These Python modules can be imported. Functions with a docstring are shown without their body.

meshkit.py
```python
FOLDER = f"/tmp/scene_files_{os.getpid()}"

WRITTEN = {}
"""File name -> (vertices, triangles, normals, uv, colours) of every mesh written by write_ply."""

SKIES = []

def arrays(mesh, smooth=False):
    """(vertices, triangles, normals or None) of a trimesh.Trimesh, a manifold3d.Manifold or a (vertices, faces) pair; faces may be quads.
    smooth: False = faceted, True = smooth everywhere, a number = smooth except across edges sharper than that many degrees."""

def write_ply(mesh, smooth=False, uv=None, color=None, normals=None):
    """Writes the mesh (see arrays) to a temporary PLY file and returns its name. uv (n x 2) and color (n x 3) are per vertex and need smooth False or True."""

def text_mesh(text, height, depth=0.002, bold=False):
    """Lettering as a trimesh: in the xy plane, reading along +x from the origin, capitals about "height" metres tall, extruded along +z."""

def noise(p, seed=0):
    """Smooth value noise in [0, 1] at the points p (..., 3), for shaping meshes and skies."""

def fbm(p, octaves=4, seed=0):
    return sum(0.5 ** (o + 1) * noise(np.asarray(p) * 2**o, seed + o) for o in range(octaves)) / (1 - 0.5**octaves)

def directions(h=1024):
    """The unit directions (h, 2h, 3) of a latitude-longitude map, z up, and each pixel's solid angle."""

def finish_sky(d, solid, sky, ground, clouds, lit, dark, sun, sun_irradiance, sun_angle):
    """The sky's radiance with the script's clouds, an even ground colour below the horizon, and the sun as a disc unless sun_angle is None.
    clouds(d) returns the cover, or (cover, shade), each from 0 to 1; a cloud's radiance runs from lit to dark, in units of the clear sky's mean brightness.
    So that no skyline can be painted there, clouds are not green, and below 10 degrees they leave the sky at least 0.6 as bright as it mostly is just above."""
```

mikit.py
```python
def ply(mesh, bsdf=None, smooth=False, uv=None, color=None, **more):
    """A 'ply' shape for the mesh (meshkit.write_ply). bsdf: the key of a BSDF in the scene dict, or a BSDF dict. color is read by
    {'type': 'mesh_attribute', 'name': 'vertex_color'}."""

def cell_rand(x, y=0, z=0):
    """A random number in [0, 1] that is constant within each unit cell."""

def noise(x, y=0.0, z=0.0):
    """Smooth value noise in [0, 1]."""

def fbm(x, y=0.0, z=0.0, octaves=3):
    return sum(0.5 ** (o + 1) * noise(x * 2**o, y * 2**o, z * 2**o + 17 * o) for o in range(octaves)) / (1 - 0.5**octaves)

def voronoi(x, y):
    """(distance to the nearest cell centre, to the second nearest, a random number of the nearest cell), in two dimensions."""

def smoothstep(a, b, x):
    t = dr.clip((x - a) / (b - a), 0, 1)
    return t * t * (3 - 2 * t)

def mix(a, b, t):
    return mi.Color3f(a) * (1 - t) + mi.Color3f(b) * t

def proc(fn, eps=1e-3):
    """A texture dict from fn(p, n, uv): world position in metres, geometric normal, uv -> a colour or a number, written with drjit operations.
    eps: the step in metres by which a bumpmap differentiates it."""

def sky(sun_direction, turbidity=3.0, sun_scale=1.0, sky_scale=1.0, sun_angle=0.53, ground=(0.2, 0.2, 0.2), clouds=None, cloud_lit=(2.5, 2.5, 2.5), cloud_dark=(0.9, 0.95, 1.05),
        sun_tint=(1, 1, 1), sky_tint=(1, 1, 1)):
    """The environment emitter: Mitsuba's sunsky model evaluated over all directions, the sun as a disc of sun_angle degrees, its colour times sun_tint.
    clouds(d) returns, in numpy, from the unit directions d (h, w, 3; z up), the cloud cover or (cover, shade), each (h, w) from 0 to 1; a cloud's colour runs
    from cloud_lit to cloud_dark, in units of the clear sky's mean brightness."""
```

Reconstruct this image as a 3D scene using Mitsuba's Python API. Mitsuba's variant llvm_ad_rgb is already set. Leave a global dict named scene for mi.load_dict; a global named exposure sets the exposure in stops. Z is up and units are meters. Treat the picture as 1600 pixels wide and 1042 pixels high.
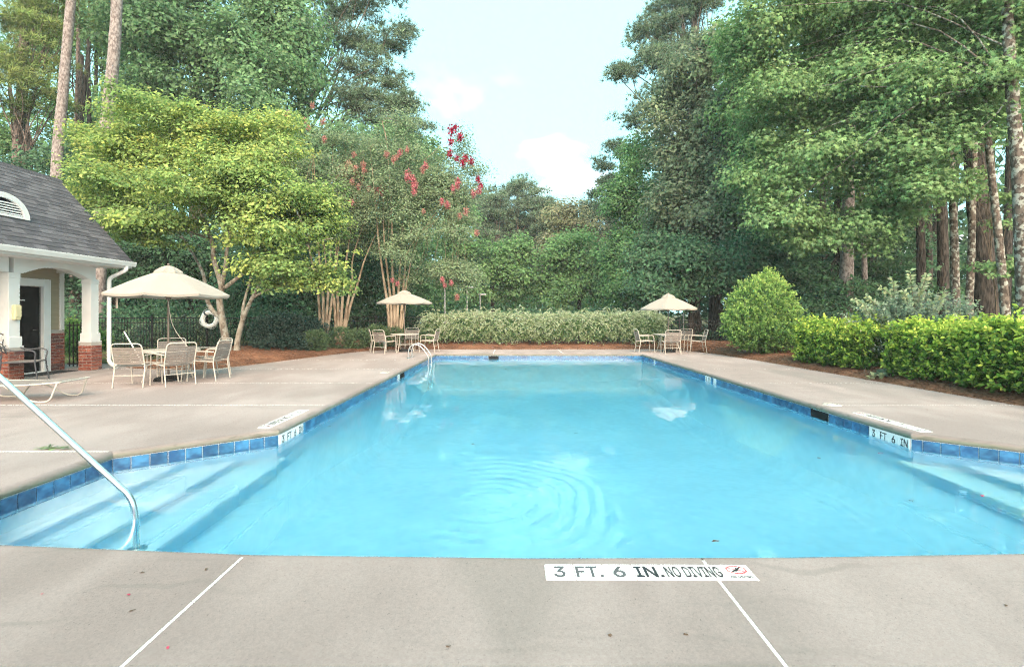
import math, random
import numpy as np, trimesh, shapely
import shapely.geometry as sg
import drjit as dr, mitsuba as mi
import mikit, meshkit
from mikit import proc, noise, fbm, voronoi, cell_rand, smoothstep, mix

scene, labels = {}, {}
T = mi.ScalarTransform4f

# ------------------------------------------------------------------ camera, sky, exposure
EYE = 1.40           # camera height over the pool deck
F, CX, HZ = 750.0, 797.0, 491.0      # the survey of the photograph: focal length, vanishing point and horizon in its 1600 x 1042 pixels
scene['camera'] = {'type': 'perspective', 'fov': 2 * math.degrees(math.atan(800 / F)), 'fov_axis': 'x', 'near_clip': 0.05, 'far_clip': 2000.0,
                   'principal_point_offset_x': 3 / 1600, 'principal_point_offset_y': 30 / 1042,
                   'to_world': T().look_at(origin=[0, 0, EYE], target=[0, 10, EYE], up=[0, 0, 1])}


def sky_cover(d):
    p = d / (0.30 + np.abs(d[..., 2:3])) * 3.1
    n = meshkit.fbm(p + 27.3, 5, 3)
    puffs = np.clip((n - 0.57) / 0.05, 0, 1) * np.clip(1.25 - 2.4 * np.abs(d[..., 2]), 0.05, 1)
    return np.maximum(puffs, 0.86), 1 - puffs      # an even bright overcast, with small whiter puffs low in it


scene['sky'] = mikit.sky((0.14, -0.84, 0.54), turbidity=4, sun_scale=0.62, sun_angle=60, sky_scale=0.9, clouds=sky_cover,
                         cloud_lit=(1.95, 2.0, 2.05), cloud_dark=(0.84, 1.78, 1.92), sun_tint=(1.04, 0.95, 0.995), ground=(0.15, 0.16, 0.12))
exposure = 3.68

# ------------------------------------------------------------------ helpers
def at(px, py, D):
    """The point of the place at distance D (metres along the view) that the survey gives for a pixel of the photograph."""
    return np.array([(px - CX) / F * D, D, EYE + (HZ - py) / F * D])


def gp(px, py, z=0.0):
    D = F * (EYE - z) / (py - HZ)
    return np.array([(px - CX) / F * D, D, z])


def fresh(name):
    k, i = name, 0
    while k in labels or k in scene or k in TAKEN:
        i += 1
        k = f'{name}_{i:03d}'
    TAKEN.add(k)
    return k


TAKEN, COUNT = set(), {}


def thing(name, label, cat, group=None):
    k = fresh(name)
    labels[k] = {'label': label, 'category': cat}
    if group:
        labels[k]['group'] = group
    return k


def put(k, mesh, bsdf, smooth=False, color=None, tf=None):
    d = mesh if isinstance(mesh, dict) else mikit.ply(mesh, bsdf, smooth, color=color)
    scene[k] = {**d, 'to_world': tf} if tf is not None else dict(d)
    return k


def part(parent, name, mesh, bsdf=None, smooth=False, color=None, tf=None, label=None, stuff=False):
    base = f'{parent}__{name}'
    i = COUNT.get(base, 0)
    COUNT[base] = i + 1
    k = base if i == 0 else f'{base}_{i:03d}'
    put(k, mesh, bsdf, smooth, color, tf)
    if label or stuff:
        labels[k] = {}
        if label:
            labels[k]['label'] = label
        if stuff:
            labels[k]['kind'] = 'stuff'
    return k


def single(name, label, cat, mesh, bsdf, smooth=False, color=None, group=None, tf=None):
    k = thing(name, label, cat, group)
    return put(k, mesh, bsdf, smooth, color, tf)


def struct(name, mesh, bsdf, smooth=False, color=None, kind='structure', label=None):
    k = fresh(name)
    labels[k] = {'kind': kind}
    if label:
        labels[k]['label'] = label
    if mesh is not None:
        put(k, mesh, bsdf, smooth, color)
    return k


def cat(*ms):
    ms = [m for q in ms for m in (q if isinstance(q, (list, tuple)) else [q])]
    return trimesh.util.concatenate(ms)


def box(x0, x1, y0, y1, z0, z1):
    m = trimesh.creation.box((x1 - x0, y1 - y0, z1 - z0))
    m.apply_translation(((x0 + x1) / 2, (y0 + y1) / 2, (z0 + z1) / 2))
    return m


def cbox(x0, x1, y0, y1, z0, z1, c=0.006):
    """A box with chamfered edges."""
    sx, sy, sz = (x1 - x0) / 2, (y1 - y0) / 2, (z1 - z0) / 2
    c = min(c, 0.45 * min(sx, sy, sz) * 2)
    P = []
    for a in (-1, 1):
        for b in (-1, 1):
            for d in (-1, 1):
                P += [(a * sx, b * (sy - c), d * (sz - c)), (a * (sx - c), b * sy, d * (sz - c)), (a * (sx - c), b * (sy - c), d * sz)]
    m = trimesh.convex.convex_hull(np.array(P))
    m.apply_translation(((x0 + x1) / 2, (y0 + y1) / 2, (z0 + z1) / 2))
    return m


def moved(m, mat):
    m = m.copy()
    m.apply_transform(mat)
    return m


def rz(a, loc=(0, 0, 0)):
    c, s = math.cos(a), math.sin(a)
    return np.array([[c, -s, 0, loc[0]], [s, c, 0, loc[1]], [0, 0, 1, loc[2]], [0, 0, 0, 1.0]])


def curve(pts, n=6):
    """Catmull-Rom through the points, n steps for each span."""
    P = np.array(pts, float)
    if len(P) < 3:
        return P
    Q = np.vstack([2 * P[0] - P[1], P, 2 * P[-1] - P[-2]])
    out = []
    for i in range(len(P) - 1):
        a, b, c, d = Q[i:i + 4]
        for t in np.arange(n) / n:
            out.append(0.5 * (2 * b + (c - a) * t + (2 * a - 5 * b + 4 * c - d) * t * t + (3 * b - a - 3 * c + d) * t ** 3))
    out.append(P[-1])
    return np.array(out)


def fillet(pts, r=0.05, n=5):
    """The polyline with its corners rounded."""
    P = [np.array(p, float) for p in pts]
    out = [P[0]]
    for a, b, c in zip(P, P[1:], P[2:]):
        u, v = a - b, c - b
        lu, lv = np.linalg.norm(u), np.linalg.norm(v)
        k = min(r, 0.45 * lu, 0.45 * lv)
        s, e = b + u / lu * k, b + v / lv * k
        for t in np.linspace(0, 1, n):
            out.append((1 - t) ** 2 * s + 2 * t * (1 - t) * b + t * t * e)
    out.append(P[-1])
    return np.array(out)


def tube(pts, r, sides=8, caps=True):
    P = np.array(pts, float)
    n = len(P)
    R = np.broadcast_to(np.asarray(r, float), (n,))
    tan = np.gradient(P, axis=0)
    tan /= np.linalg.norm(tan, axis=1, keepdims=True) + 1e-12
    up = np.array([0, 0, 1.0]) if abs(tan[0, 2]) < 0.9 else np.array([1.0, 0, 0])
    x = np.cross(up, tan[0])
    x /= np.linalg.norm(x)
    X = []
    for t in tan:
        x = x - t * np.dot(x, t)
        x /= np.linalg.norm(x) + 1e-12
        X.append(x)
    X = np.array(X)
    Y = np.cross(tan, X)
    a = np.arange(sides) * 2 * np.pi / sides
    V = (P[:, None] + R[:, None, None] * (np.cos(a)[None, :, None] * X[:, None] + np.sin(a)[None, :, None] * Y[:, None])).reshape(-1, 3)
    i, j = np.meshgrid(np.arange(n - 1), np.arange(sides), indexing='ij')
    i, j = i.ravel(), j.ravel()
    k = (j + 1) % sides
    Fc = np.vstack([np.stack([i * sides + j, i * sides + k, (i + 1) * sides + k], 1), np.stack([i * sides + j, (i + 1) * sides + k, (i + 1) * sides + j], 1)])
    if caps:
        V = np.vstack([V, P[:1], P[-1:]])
        c0, c1 = len(V) - 2, len(V) - 1
        jj = np.arange(sides)
        kk = (jj + 1) % sides
        Fc = np.vstack([Fc, np.stack([kk, jj, 0 * jj + c0], 1), np.stack([(n - 1) * sides + jj, (n - 1) * sides + kk, 0 * jj + c1], 1)])
    return trimesh.Trimesh(V, Fc, process=False)


def lathe(profile, sides=24):
    """Revolves (radius, z) pairs about z."""
    return trimesh.creation.revolve(np.array(profile, float), sections=sides)


def prism(poly, z0, z1):
    geoms = getattr(poly, 'geoms', [poly])
    ms = []
    for g in geoms:
        m = trimesh.creation.extrude_polygon(g, z1 - z0, engine='earcut')
        m.apply_translation((0, 0, z0))
        ms.append(m)
    return cat(ms)


def flat_text(text, height, depth=0.0015, bold=True):
    m = meshkit.text_mesh(text, height, depth, bold)
    b = m.bounds
    m.apply_translation((-(b[0][0] + b[1][0]) / 2, -(b[0][1] + b[1][1]) / 2, 0))
    return m


def fit_text(text, w, h, depth=0.0015, bold=True):
    m = flat_text(text, h, depth, bold)
    s = m.bounds[1] - m.bounds[0]
    m.apply_scale((w / s[0], h / s[1], 1))
    return m


# ------------------------------------------------------------------ materials
def rgb(*c):
    return {'type': 'rgb', 'value': list(c)}


def principled(color, rough=0.6, spec=0.5, **kw):
    return {'type': 'twosided', 'bsdf': {'type': 'principled', 'base_color': color if isinstance(color, dict) else rgb(*color), 'roughness': rough, 'specular': spec, **kw}}


def bumped(b, fn, scale=1.0, eps=2e-3):
    return {'type': 'twosided', 'bsdf': {'type': 'bumpmap', 'arbitrary': proc(fn, eps), 'scale': scale, 'bsdf': b['bsdf']}}


def mat(name, b):
    scene[name] = b
    return name


def C(r, g, b):
    return mi.Color3f(r, g, b)


def concrete_color(p, n, uv):
    big = fbm(p.x * 0.55, p.y * 0.55, p.z * 0.5, 4)
    mid = fbm(p.x * 3.1 + 9, p.y * 1.2, 0.0, 3)
    fine = noise(p.x * 260, p.y * 260, p.z * 260)
    fin2 = noise(p.x * 95 + 3, p.y * 95, p.z * 95)
    speck = smoothstep(0.90, 0.97, noise(p.x * 120 + 7, p.y * 120, 1.0))
    c = mix(C(0.188, 0.157, 0.149), C(0.250, 0.213, 0.204), smoothstep(0.30, 0.72, big * 0.65 + mid * 0.35))
    stain = smoothstep(0.60, 0.78, fbm(p.x * 0.9 + 31, p.y * 0.35 + 4, 0.0, 4))
    c = mix(c, C(0.145, 0.131, 0.122), stain * 0.45)
    c = c * (0.85 + 0.18 * fine + 0.12 * fin2)
    streak = smoothstep(0.56, 0.75, fbm(p.x * 1.1 + 2, p.y * 13 + 3 * mid, 0.0, 3)) * smoothstep(0.45, 0.65, fbm(p.x * 0.4 + 9, p.y * 0.8, 0.0, 2))
    c = mix(c, C(0.13, 0.12, 0.11), streak * 0.30)
    return c * (1 - 0.30 * speck)


def concrete_bump(p, n, uv):
    return 0.0016 * fbm(p.x * 70, p.y * 70, p.z * 70, 3)


mat('concrete', bumped(principled(proc(concrete_color), 0.85, 0.3), concrete_bump))


def coping_color(p, n, uv):
    c = concrete_color(p, n, uv) * 0.95
    alg = smoothstep(-0.003, -0.060, p.z) * (0.55 + 0.55 * smoothstep(0.35, 0.62, fbm(p.x * 4.5, p.y * 4.5, p.z * 12, 4)))
    c = mix(c, C(0.15, 0.165, 0.12), alg * 0.85)
    blot = smoothstep(0.60, 0.72, fbm(p.x * 7 + 5, p.y * 7, p.z * 20, 3)) * smoothstep(0.01, -0.02, p.z)
    return mix(c, C(0.10, 0.10, 0.08), blot * 0.6)


mat('coping_concrete', bumped(principled(proc(coping_color), 0.85, 0.3), concrete_bump))
mat('joint_caulk', principled((0.62, 0.61, 0.60), 0.6))
mat('grout', principled((0.52, 0.56, 0.60), 0.8))


def tile_maker(k):
    def f(p, n, uv):
        a = fbm(p.x * 9 + 13 * k, p.y * 9, p.z * 9, 4)
        b = fbm(p.x * 30 + 13 * k, p.y * 30, p.z * 30, 2)
        c = mix(C(0.010, 0.050, 0.135), C(0.035, 0.145, 0.29), smoothstep(0.3, 0.7, a * 0.7 + b * 0.3))
        return c * (0.82 + 0.16 * k)
    return f


for k in range(3):
    mat(f'blue_tile_{k}', principled(proc(tile_maker(k)), 0.12, 0.5, clearcoat=0.6))


def plaster_color(p, n, uv):
    a = fbm(p.x * 1.2, p.y * 1.2, p.z * 1.2, 4)
    b = fbm(p.x * 9, p.y * 9, p.z * 9, 3)
    return mix(C(0.565, 0.665, 0.735), C(0.64, 0.74, 0.81), smoothstep(0.3, 0.7, 0.6 * a + 0.4 * b))


mat('pool_plaster', {'type': 'twosided', 'bsdf': {'type': 'diffuse', 'reflectance': proc(plaster_color)}})
scene['pool_water_medium'] = {'type': 'homogeneous', 'albedo': 0.0, 'sigma_t': rgb(0.39, 0.090, 0.038)}
mat('water_surface', {'type': 'dielectric', 'int_ior': 1.333, 'ext_ior': 1.0})
mat('steel', {'type': 'twosided', 'bsdf': {'type': 'roughconductor', 'material': 'none', 'specular_reflectance': rgb(0.82, 0.82, 0.83), 'alpha': 0.10}})
mat('dull_steel', {'type': 'twosided', 'bsdf': {'type': 'roughconductor', 'material': 'none', 'specular_reflectance': rgb(0.55, 0.55, 0.56), 'alpha': 0.25}})
mat('white_paint', principled(proc(lambda p, n, uv: C(0.74, 0.74, 0.73) * (0.90 + 0.12 * fbm(p.x * 3, p.y * 3, p.z * 3, 3))), 0.45))
mat('white_tile', principled(proc(lambda p, n, uv: C(0.68, 0.68, 0.68) * (0.92 + 0.10 * fbm(p.x * 14, p.y * 14, p.z * 14, 3))), 0.18))
mat('black_print', principled((0.02, 0.02, 0.025), 0.35))
mat('faded_print', principled((0.075, 0.075, 0.08), 0.45))
mat('red_print', principled((0.42, 0.03, 0.04), 0.4))
mat('dark_opening', principled((0.012, 0.013, 0.014), 0.8, 0.1))
mat('white_plastic', principled((0.82, 0.82, 0.80), 0.35))
mat('yellow_plastic', principled((0.70, 0.62, 0.38), 0.45))


def frame_col(p, n, uv):
    return C(0.47, 0.435, 0.385) * (0.88 + 0.2 * fbm(p.x * 11, p.y * 11, p.z * 11, 3))


mat('cream_frame', principled(proc(frame_col), 0.35))
mat('taupe_strap', principled(proc(lambda p, n, uv: C(0.20, 0.175, 0.160) * (0.85 + 0.25 * fbm(p.x * 17, p.y * 17, p.z * 17, 3))), 0.5))
mat('table_top', principled(proc(lambda p, n, uv: C(0.47, 0.45, 0.41) * (0.86 + 0.2 * fbm(p.x * 6, p.y * 6, p.z * 6, 3))), 0.3))
mat('black_iron', principled((0.012, 0.012, 0.013), 0.55, 0.3))
mat('grey_iron', principled((0.06, 0.065, 0.075), 0.4))
mat('bronze_pole', principled((0.13, 0.105, 0.09), 0.4))


def canvas_col(p, n, uv):
    w = noise(p.x * 300, p.y * 300, p.z * 300)
    return C(0.46, 0.42, 0.375) * (0.90 + 0.10 * w + 0.10 * fbm(p.x * 2.5, p.y * 2.5, p.z * 2.5, 3))


mat('canvas', {'type': 'principledthin', 'base_color': proc(canvas_col), 'roughness': 0.85, 'diff_trans': 0.7, 'eta': 1.3})


def brick_maker(k):
    base = [(0.27, 0.085, 0.058), (0.21, 0.065, 0.050), (0.32, 0.115, 0.08), (0.13, 0.060, 0.055)][k]

    def f(p, n, uv):
        a = fbm(p.x * 25 + k, p.y * 25, p.z * 25, 3)
        b = smoothstep(0.66, 0.75, fbm(p.x * 60, p.y * 60, p.z * 60 + k, 2))
        return mix(C(*base) * (0.65 + 0.6 * a), C(0.45, 0.40, 0.36), b * 0.35)
    return f


for k in range(4):
    mat(f'brick_{k}', principled(proc(brick_maker(k)), 0.9, 0.2))
mat('mortar', principled((0.42, 0.385, 0.35), 0.9, 0.2))
mat('siding', principled(proc(lambda p, n, uv: C(0.36, 0.305, 0.215) * (0.85 + 0.25 * fbm(p.x * 4, p.y * 4, p.z * 18, 3))), 0.7, 0.3))


def shingle_maker(k):
    base = [(0.070, 0.069, 0.080), (0.088, 0.086, 0.098), (0.108, 0.105, 0.118)][k]

    def f(p, n, uv):
        g = noise(p.x * 190, p.y * 190, p.z * 190)
        h = noise(p.x * 420, p.y * 420, p.z * 420)
        b = fbm(p.x * 5 + k, p.y * 5, p.z * 5, 3)
        return C(*base) * (0.45 + 0.55 * g + 0.45 * h) * (0.75 + 0.5 * b)
    return f


for k in range(3):
    mat(f'shingle_{k}', principled(proc(shingle_maker(k)), 0.9, 0.3))
mat('roof_felt', principled((0.02, 0.02, 0.024), 0.95, 0.1))
mat('door_paint', principled((0.006, 0.006, 0.007), 0.6, 0.2))
mat('rubber_mat', principled(proc(lambda p, n, uv: C(0.03, 0.03, 0.032) * (0.7 + 0.6 * noise(p.x * 120, p.y * 120))), 0.85, 0.2))


def bark_maker(dark, light, fx, fz, lichen=0.0):
    def f(p, n, uv):
        w = fbm(p.x * 2.0, p.y * 2.0, p.z * 1.1, 3)
        a = fbm(p.x * fx + 3 * w, p.y * fx, p.z * fz + 2 * w, 4)
        c = mix(C(*dark), C(*light), smoothstep(0.33, 0.66, a))
        if lichen:
            s = smoothstep(0.60 - 0.14 * lichen, 0.70 - 0.10 * lichen, fbm(p.x * 13 + 8, p.y * 13, p.z * 9, 4))
            c = mix(c, C(0.36, 0.37, 0.33), s * 0.85)
        return c
    return f


def bark_bump(fx, fz, h):
    return lambda p, n, uv: h * fbm(p.x * fx, p.y * fx, p.z * fz, 3)


mat('pine_bark', bumped(principled(proc(bark_maker((0.065, 0.05, 0.045), (0.215, 0.165, 0.145), 20, 7)), 0.9, 0.2), bark_bump(20, 7, 0.03)))
mat('pale_pine_bark', bumped(principled(proc(bark_maker((0.15, 0.125, 0.12), (0.32, 0.28, 0.27), 22, 9)), 0.9, 0.2), bark_bump(22, 9, 0.02)))
mat('oak_bark', bumped(principled(proc(bark_maker((0.020, 0.018, 0.017), (0.074, 0.064, 0.057), 26, 4)), 0.9, 0.2), bark_bump(26, 4, 0.04)))
mat('lichen_bark', bumped(principled(proc(bark_maker((0.055, 0.045, 0.038), (0.15, 0.12, 0.10), 18, 9, 0.7)), 0.9, 0.2), bark_bump(18, 9, 0.015)))
mat('maple_bark', bumped(principled(proc(bark_maker((0.16, 0.135, 0.11), (0.33, 0.30, 0.25), 10, 5, 0.6)), 0.85, 0.2), bark_bump(14, 8, 0.008)))
mat('myrtle_bark', bumped(principled(proc(bark_maker((0.20, 0.145, 0.10), (0.40, 0.315, 0.23), 11, 3)), 0.7, 0.3), bark_bump(12, 4, 0.005)))
mat('twig_bark', principled((0.13, 0.10, 0.075), 0.85, 0.2))
VC = {'type': 'mesh_attribute', 'name': 'vertex_color'}
mat('leaf', {'type': 'principledthin', 'base_color': VC, 'roughness': 0.40, 'diff_trans': 0.75, 'eta': 1.5})
mat('glossy_leaf', {'type': 'principledthin', 'base_color': VC, 'roughness': 0.32, 'diff_trans': 0.6, 'eta': 1.5})
mat('needles', {'type': 'twosided', 'bsdf': {'type': 'diffuse', 'reflectance': VC}})


def straw_col(p, n, uv):
    a = fbm(p.x * 34, p.y * 34, p.z * 10, 3)
    b = fbm(p.x * 2.2, p.y * 2.2, 0.0, 3)
    return mix(C(0.075, 0.036, 0.024), C(0.21, 0.108, 0.068), smoothstep(0.3, 0.7, a * 0.7 + b * 0.3))


mat('pine_straw', principled(proc(straw_col), 0.95, 0.1))


def litter_col(p, n, uv):
    a = fbm(p.x * 3, p.y * 3, 0.0, 4)
    b = fbm(p.x * 22, p.y * 22, 0.0, 3)
    c = mix(C(0.035, 0.028, 0.018), C(0.095, 0.07, 0.045), smoothstep(0.3, 0.7, b))
    return mix(c, C(0.05, 0.085, 0.025), smoothstep(0.45, 0.62, a) * 0.8)


mat('forest_litter', principled(proc(litter_col), 0.95, 0.1))
# ------------------------------------------------------------------ the pool: outline seen from above, counter-clockwise
OUT = np.array([(-3.28, 2.95), (-1.5, 2.815), (0.1, 2.778), (1.6, 2.785), (3.05, 2.83), (4.9, 2.93), (5.95, 3.78), (5.95, 4.75), (4.75, 5.68),
                (4.66, 17.0), (-2.64, 17.08), (-2.83, 5.87), (-4.06, 4.90), (-4.06, 3.78)])
WATER, TILE_TOP = -0.19, -0.078


def inset(P, d):
    """The outline moved d outwards (away from the water), corners mitred."""
    n = len(P)
    Q = []
    for i in range(n):
        a, b, c = P[i - 1], P[i], P[(i + 1) % n]
        u, v = (b - a) / np.linalg.norm(b - a), (c - b) / np.linalg.norm(c - b)
        nu, nv = np.array([u[1], -u[0]]), np.array([v[1], -v[0]])
        m = nu + nv
        Q.append(b + m * d / (1 + nu @ nv))
    return np.array(Q)


def strip(levels, closed=True):
    """A skin through rings of equal length."""
    n = len(levels[0])
    V = np.vstack(levels)
    Fc = []
    for k in range(len(levels) - 1):
        for i in range(n if closed else n - 1):
            j = (i + 1) % n
            a, b, c, d = k * n + i, k * n + j, (k + 1) * n + j, (k + 1) * n + i
            Fc += [(a, b, c), (a, c, d)]
    return trimesh.Trimesh(V, Fc, process=False)


def ring(d, z):
    Q = inset(OUT, d)
    return np.column_stack([Q, np.full(len(Q), z)])


pool = struct('pool', None, None, label='plastered swimming pool basin with steps in two side bays')


def floor_z(x, y):
    return -1.22 - 0.38 * np.exp(-((y - 11.5) / 3.6) ** 2)


# walls
part(pool, 'wall', strip([ring(0.03, z) for z in (-0.075, -0.30, -0.6, -0.9, -1.2, -1.75)]), 'pool_plaster')
# floor with a cove where it meets the walls
gx, gy = np.linspace(-4.2, 6.1, 130), np.linspace(2.7, 17.2, 180)
X, Y = np.meshgrid(gx, gy, indexing='ij')
outp = sg.Polygon(inset(OUT, 0.03))
dist = shapely.distance(shapely.points(X.ravel(), Y.ravel()), outp.exterior).reshape(X.shape)
inside = shapely.contains_xy(outp, X.ravel(), Y.ravel()).reshape(X.shape)
dd = np.where(inside, dist, 0)
cove = np.clip(1 - dd / 0.38, 0, 1)
Z = floor_z(X, Y) + 0.34 * (1 - np.sqrt(np.clip(1 - cove ** 2, 0, 1)))


def grid_mesh(X, Y, Z):
    n, m = X.shape
    V = np.column_stack([X.ravel(), Y.ravel(), Z.ravel()])
    i, j = np.meshgrid(np.arange(n - 1), np.arange(m - 1), indexing='ij')
    a = (i * m + j).ravel()
    return trimesh.Trimesh(V, np.vstack([np.stack([a, a + m, a + m + 1], 1), np.stack([a, a + m + 1, a + 1], 1)]), process=False)


part(pool, 'floor', grid_mesh(X, Y, Z), 'pool_plaster', True)
full = sg.Polygon(inset(OUT, 0.028))
for side, edges in ((-1, ((-3.59, -0.36), (-3.175, -0.59), (-2.76, -0.84))), (1, ((5.48, -0.38), (5.07, -0.61), (4.66, -0.86)))):
    prev = -4.2 if side < 0 else 6.1
    for xe, zt in edges:
        lo, hi = min(prev, xe), max(prev, xe)
        tread = full.intersection(sg.box(lo - 0.02, 2.0, hi, 5.97) if side < 0 else sg.box(lo, 2.0, hi + 0.02, 5.8))
        m = prism(tread, -1.5, zt - 0.03)
        nose = prism(tread.buffer(-0.012), zt - 0.04, zt)
        part(pool, 'step', cat(m, nose), 'pool_plaster')
        prev = xe

# tiles under the coping: one piece each while they can be told apart, one band beyond
def on_edge(i):
    a, b = OUT[i], OUT[(i + 1) % len(OUT)]
    u = (b - a) / np.linalg.norm(b - a)
    return a, b, u, np.array([-u[1], u[0]])


part(pool, 'grout_band', strip([ring(0.006, z) for z in (-0.06, -0.236)]), 'grout')
rng = np.random.default_rng(5)
TILE = 0.157
tiles_far = []
# (edge, metres from the edge's start) kept free for markers and skimmer mouths
LEFT, RIGHT, FAR = 10, 8, 9
Llen = np.linalg.norm(OUT[11] - OUT[10])
Rlen = np.linalg.norm(OUT[9] - OUT[8])
SKIP = {LEFT: [(Llen - 0.66, Llen - 0.012), (4.75, 5.20), (5.26, 5.45)],
        RIGHT: [(0.012, 0.66), (1.47, 1.87), (5.27, 5.42), (5.57, 5.88), (9.75, 9.90)], FAR: [(5.07, 5.43)]}


def tile_box(a, u, nrm, s0, s1, z0, z1, t0=-0.002, t1=0.008, c=0.003):
    m = cbox(s0, s1, t0, t1, z0, z1, c)
    M = np.eye(4)
    M[:2, 0], M[:2, 1], M[:2, 3] = u, nrm, a
    m.apply_transform(M)
    return m


for i in range(len(OUT)):
    a, b, u, nrm = on_edge(i)
    L = np.linalg.norm(b - a)
    s = 0.004
    stops = sorted(SKIP.get(i, []))
    while s < L - 0.02:
        hit = next((q for q in stops if q[0] - 0.03 < s < q[1] - 0.01), None)
        if hit:
            s = hit[1] + 0.004
            continue
        e = min([s + TILE] + [q[0] for q in stops if q[0] > s + 0.03] + [L])
        mid = a + u * (s + e) / 2
        shown = nrm @ (np.array([0, 0]) - mid) > 0 and abs(mid[0]) / mid[1] < 1.1
        g = 0.0035 if shown and mid[1] < 9.5 else 0.0018
        tm = tile_box(a, u, nrm, s + g, e - g, -0.232, TILE_TOP)
        if shown and mid[1] < 9.5:
            part(pool, 'tile', tm, f'blue_tile_{rng.integers(3)}')
        else:
            tiles_far.append(tm)
        s = e
part(pool, 'tile_band', cat(tiles_far), 'blue_tile_1', stuff=True)

# coping: the rounded nose of the deck, in lengths between the joints
NOSE = [(0.06, -0.001), (0.045, 0.0), (0.022, -0.006), (0.006, -0.020), (0.0, -0.038), (0.002, -0.056), (0.010, -0.070), (0.03, -0.078), (0.06, -0.078)]
JOINTS_Y = [4.905, 7.42, 9.85, 12.3, 14.75]
JOINTS_X = [-1.547, 1.10]


def coping_piece(P0, P1, d0, d1):
    """Along one edge, from the mitred ring points of edge i (given as functions of the offset)."""
    lev = []
    k = max(2, int(np.linalg.norm(P1(0) - P0(0)) / 0.4) + 1)
    for o, z in NOSE:
        p, q = P0(o - 0.014), P1(o - 0.014)
        t = np.linspace(0, 1, k)[:, None]
        lev.append(np.column_stack([p * (1 - t) + q * t, np.full(k, z)]))
    return strip(lev, closed=False)


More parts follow.
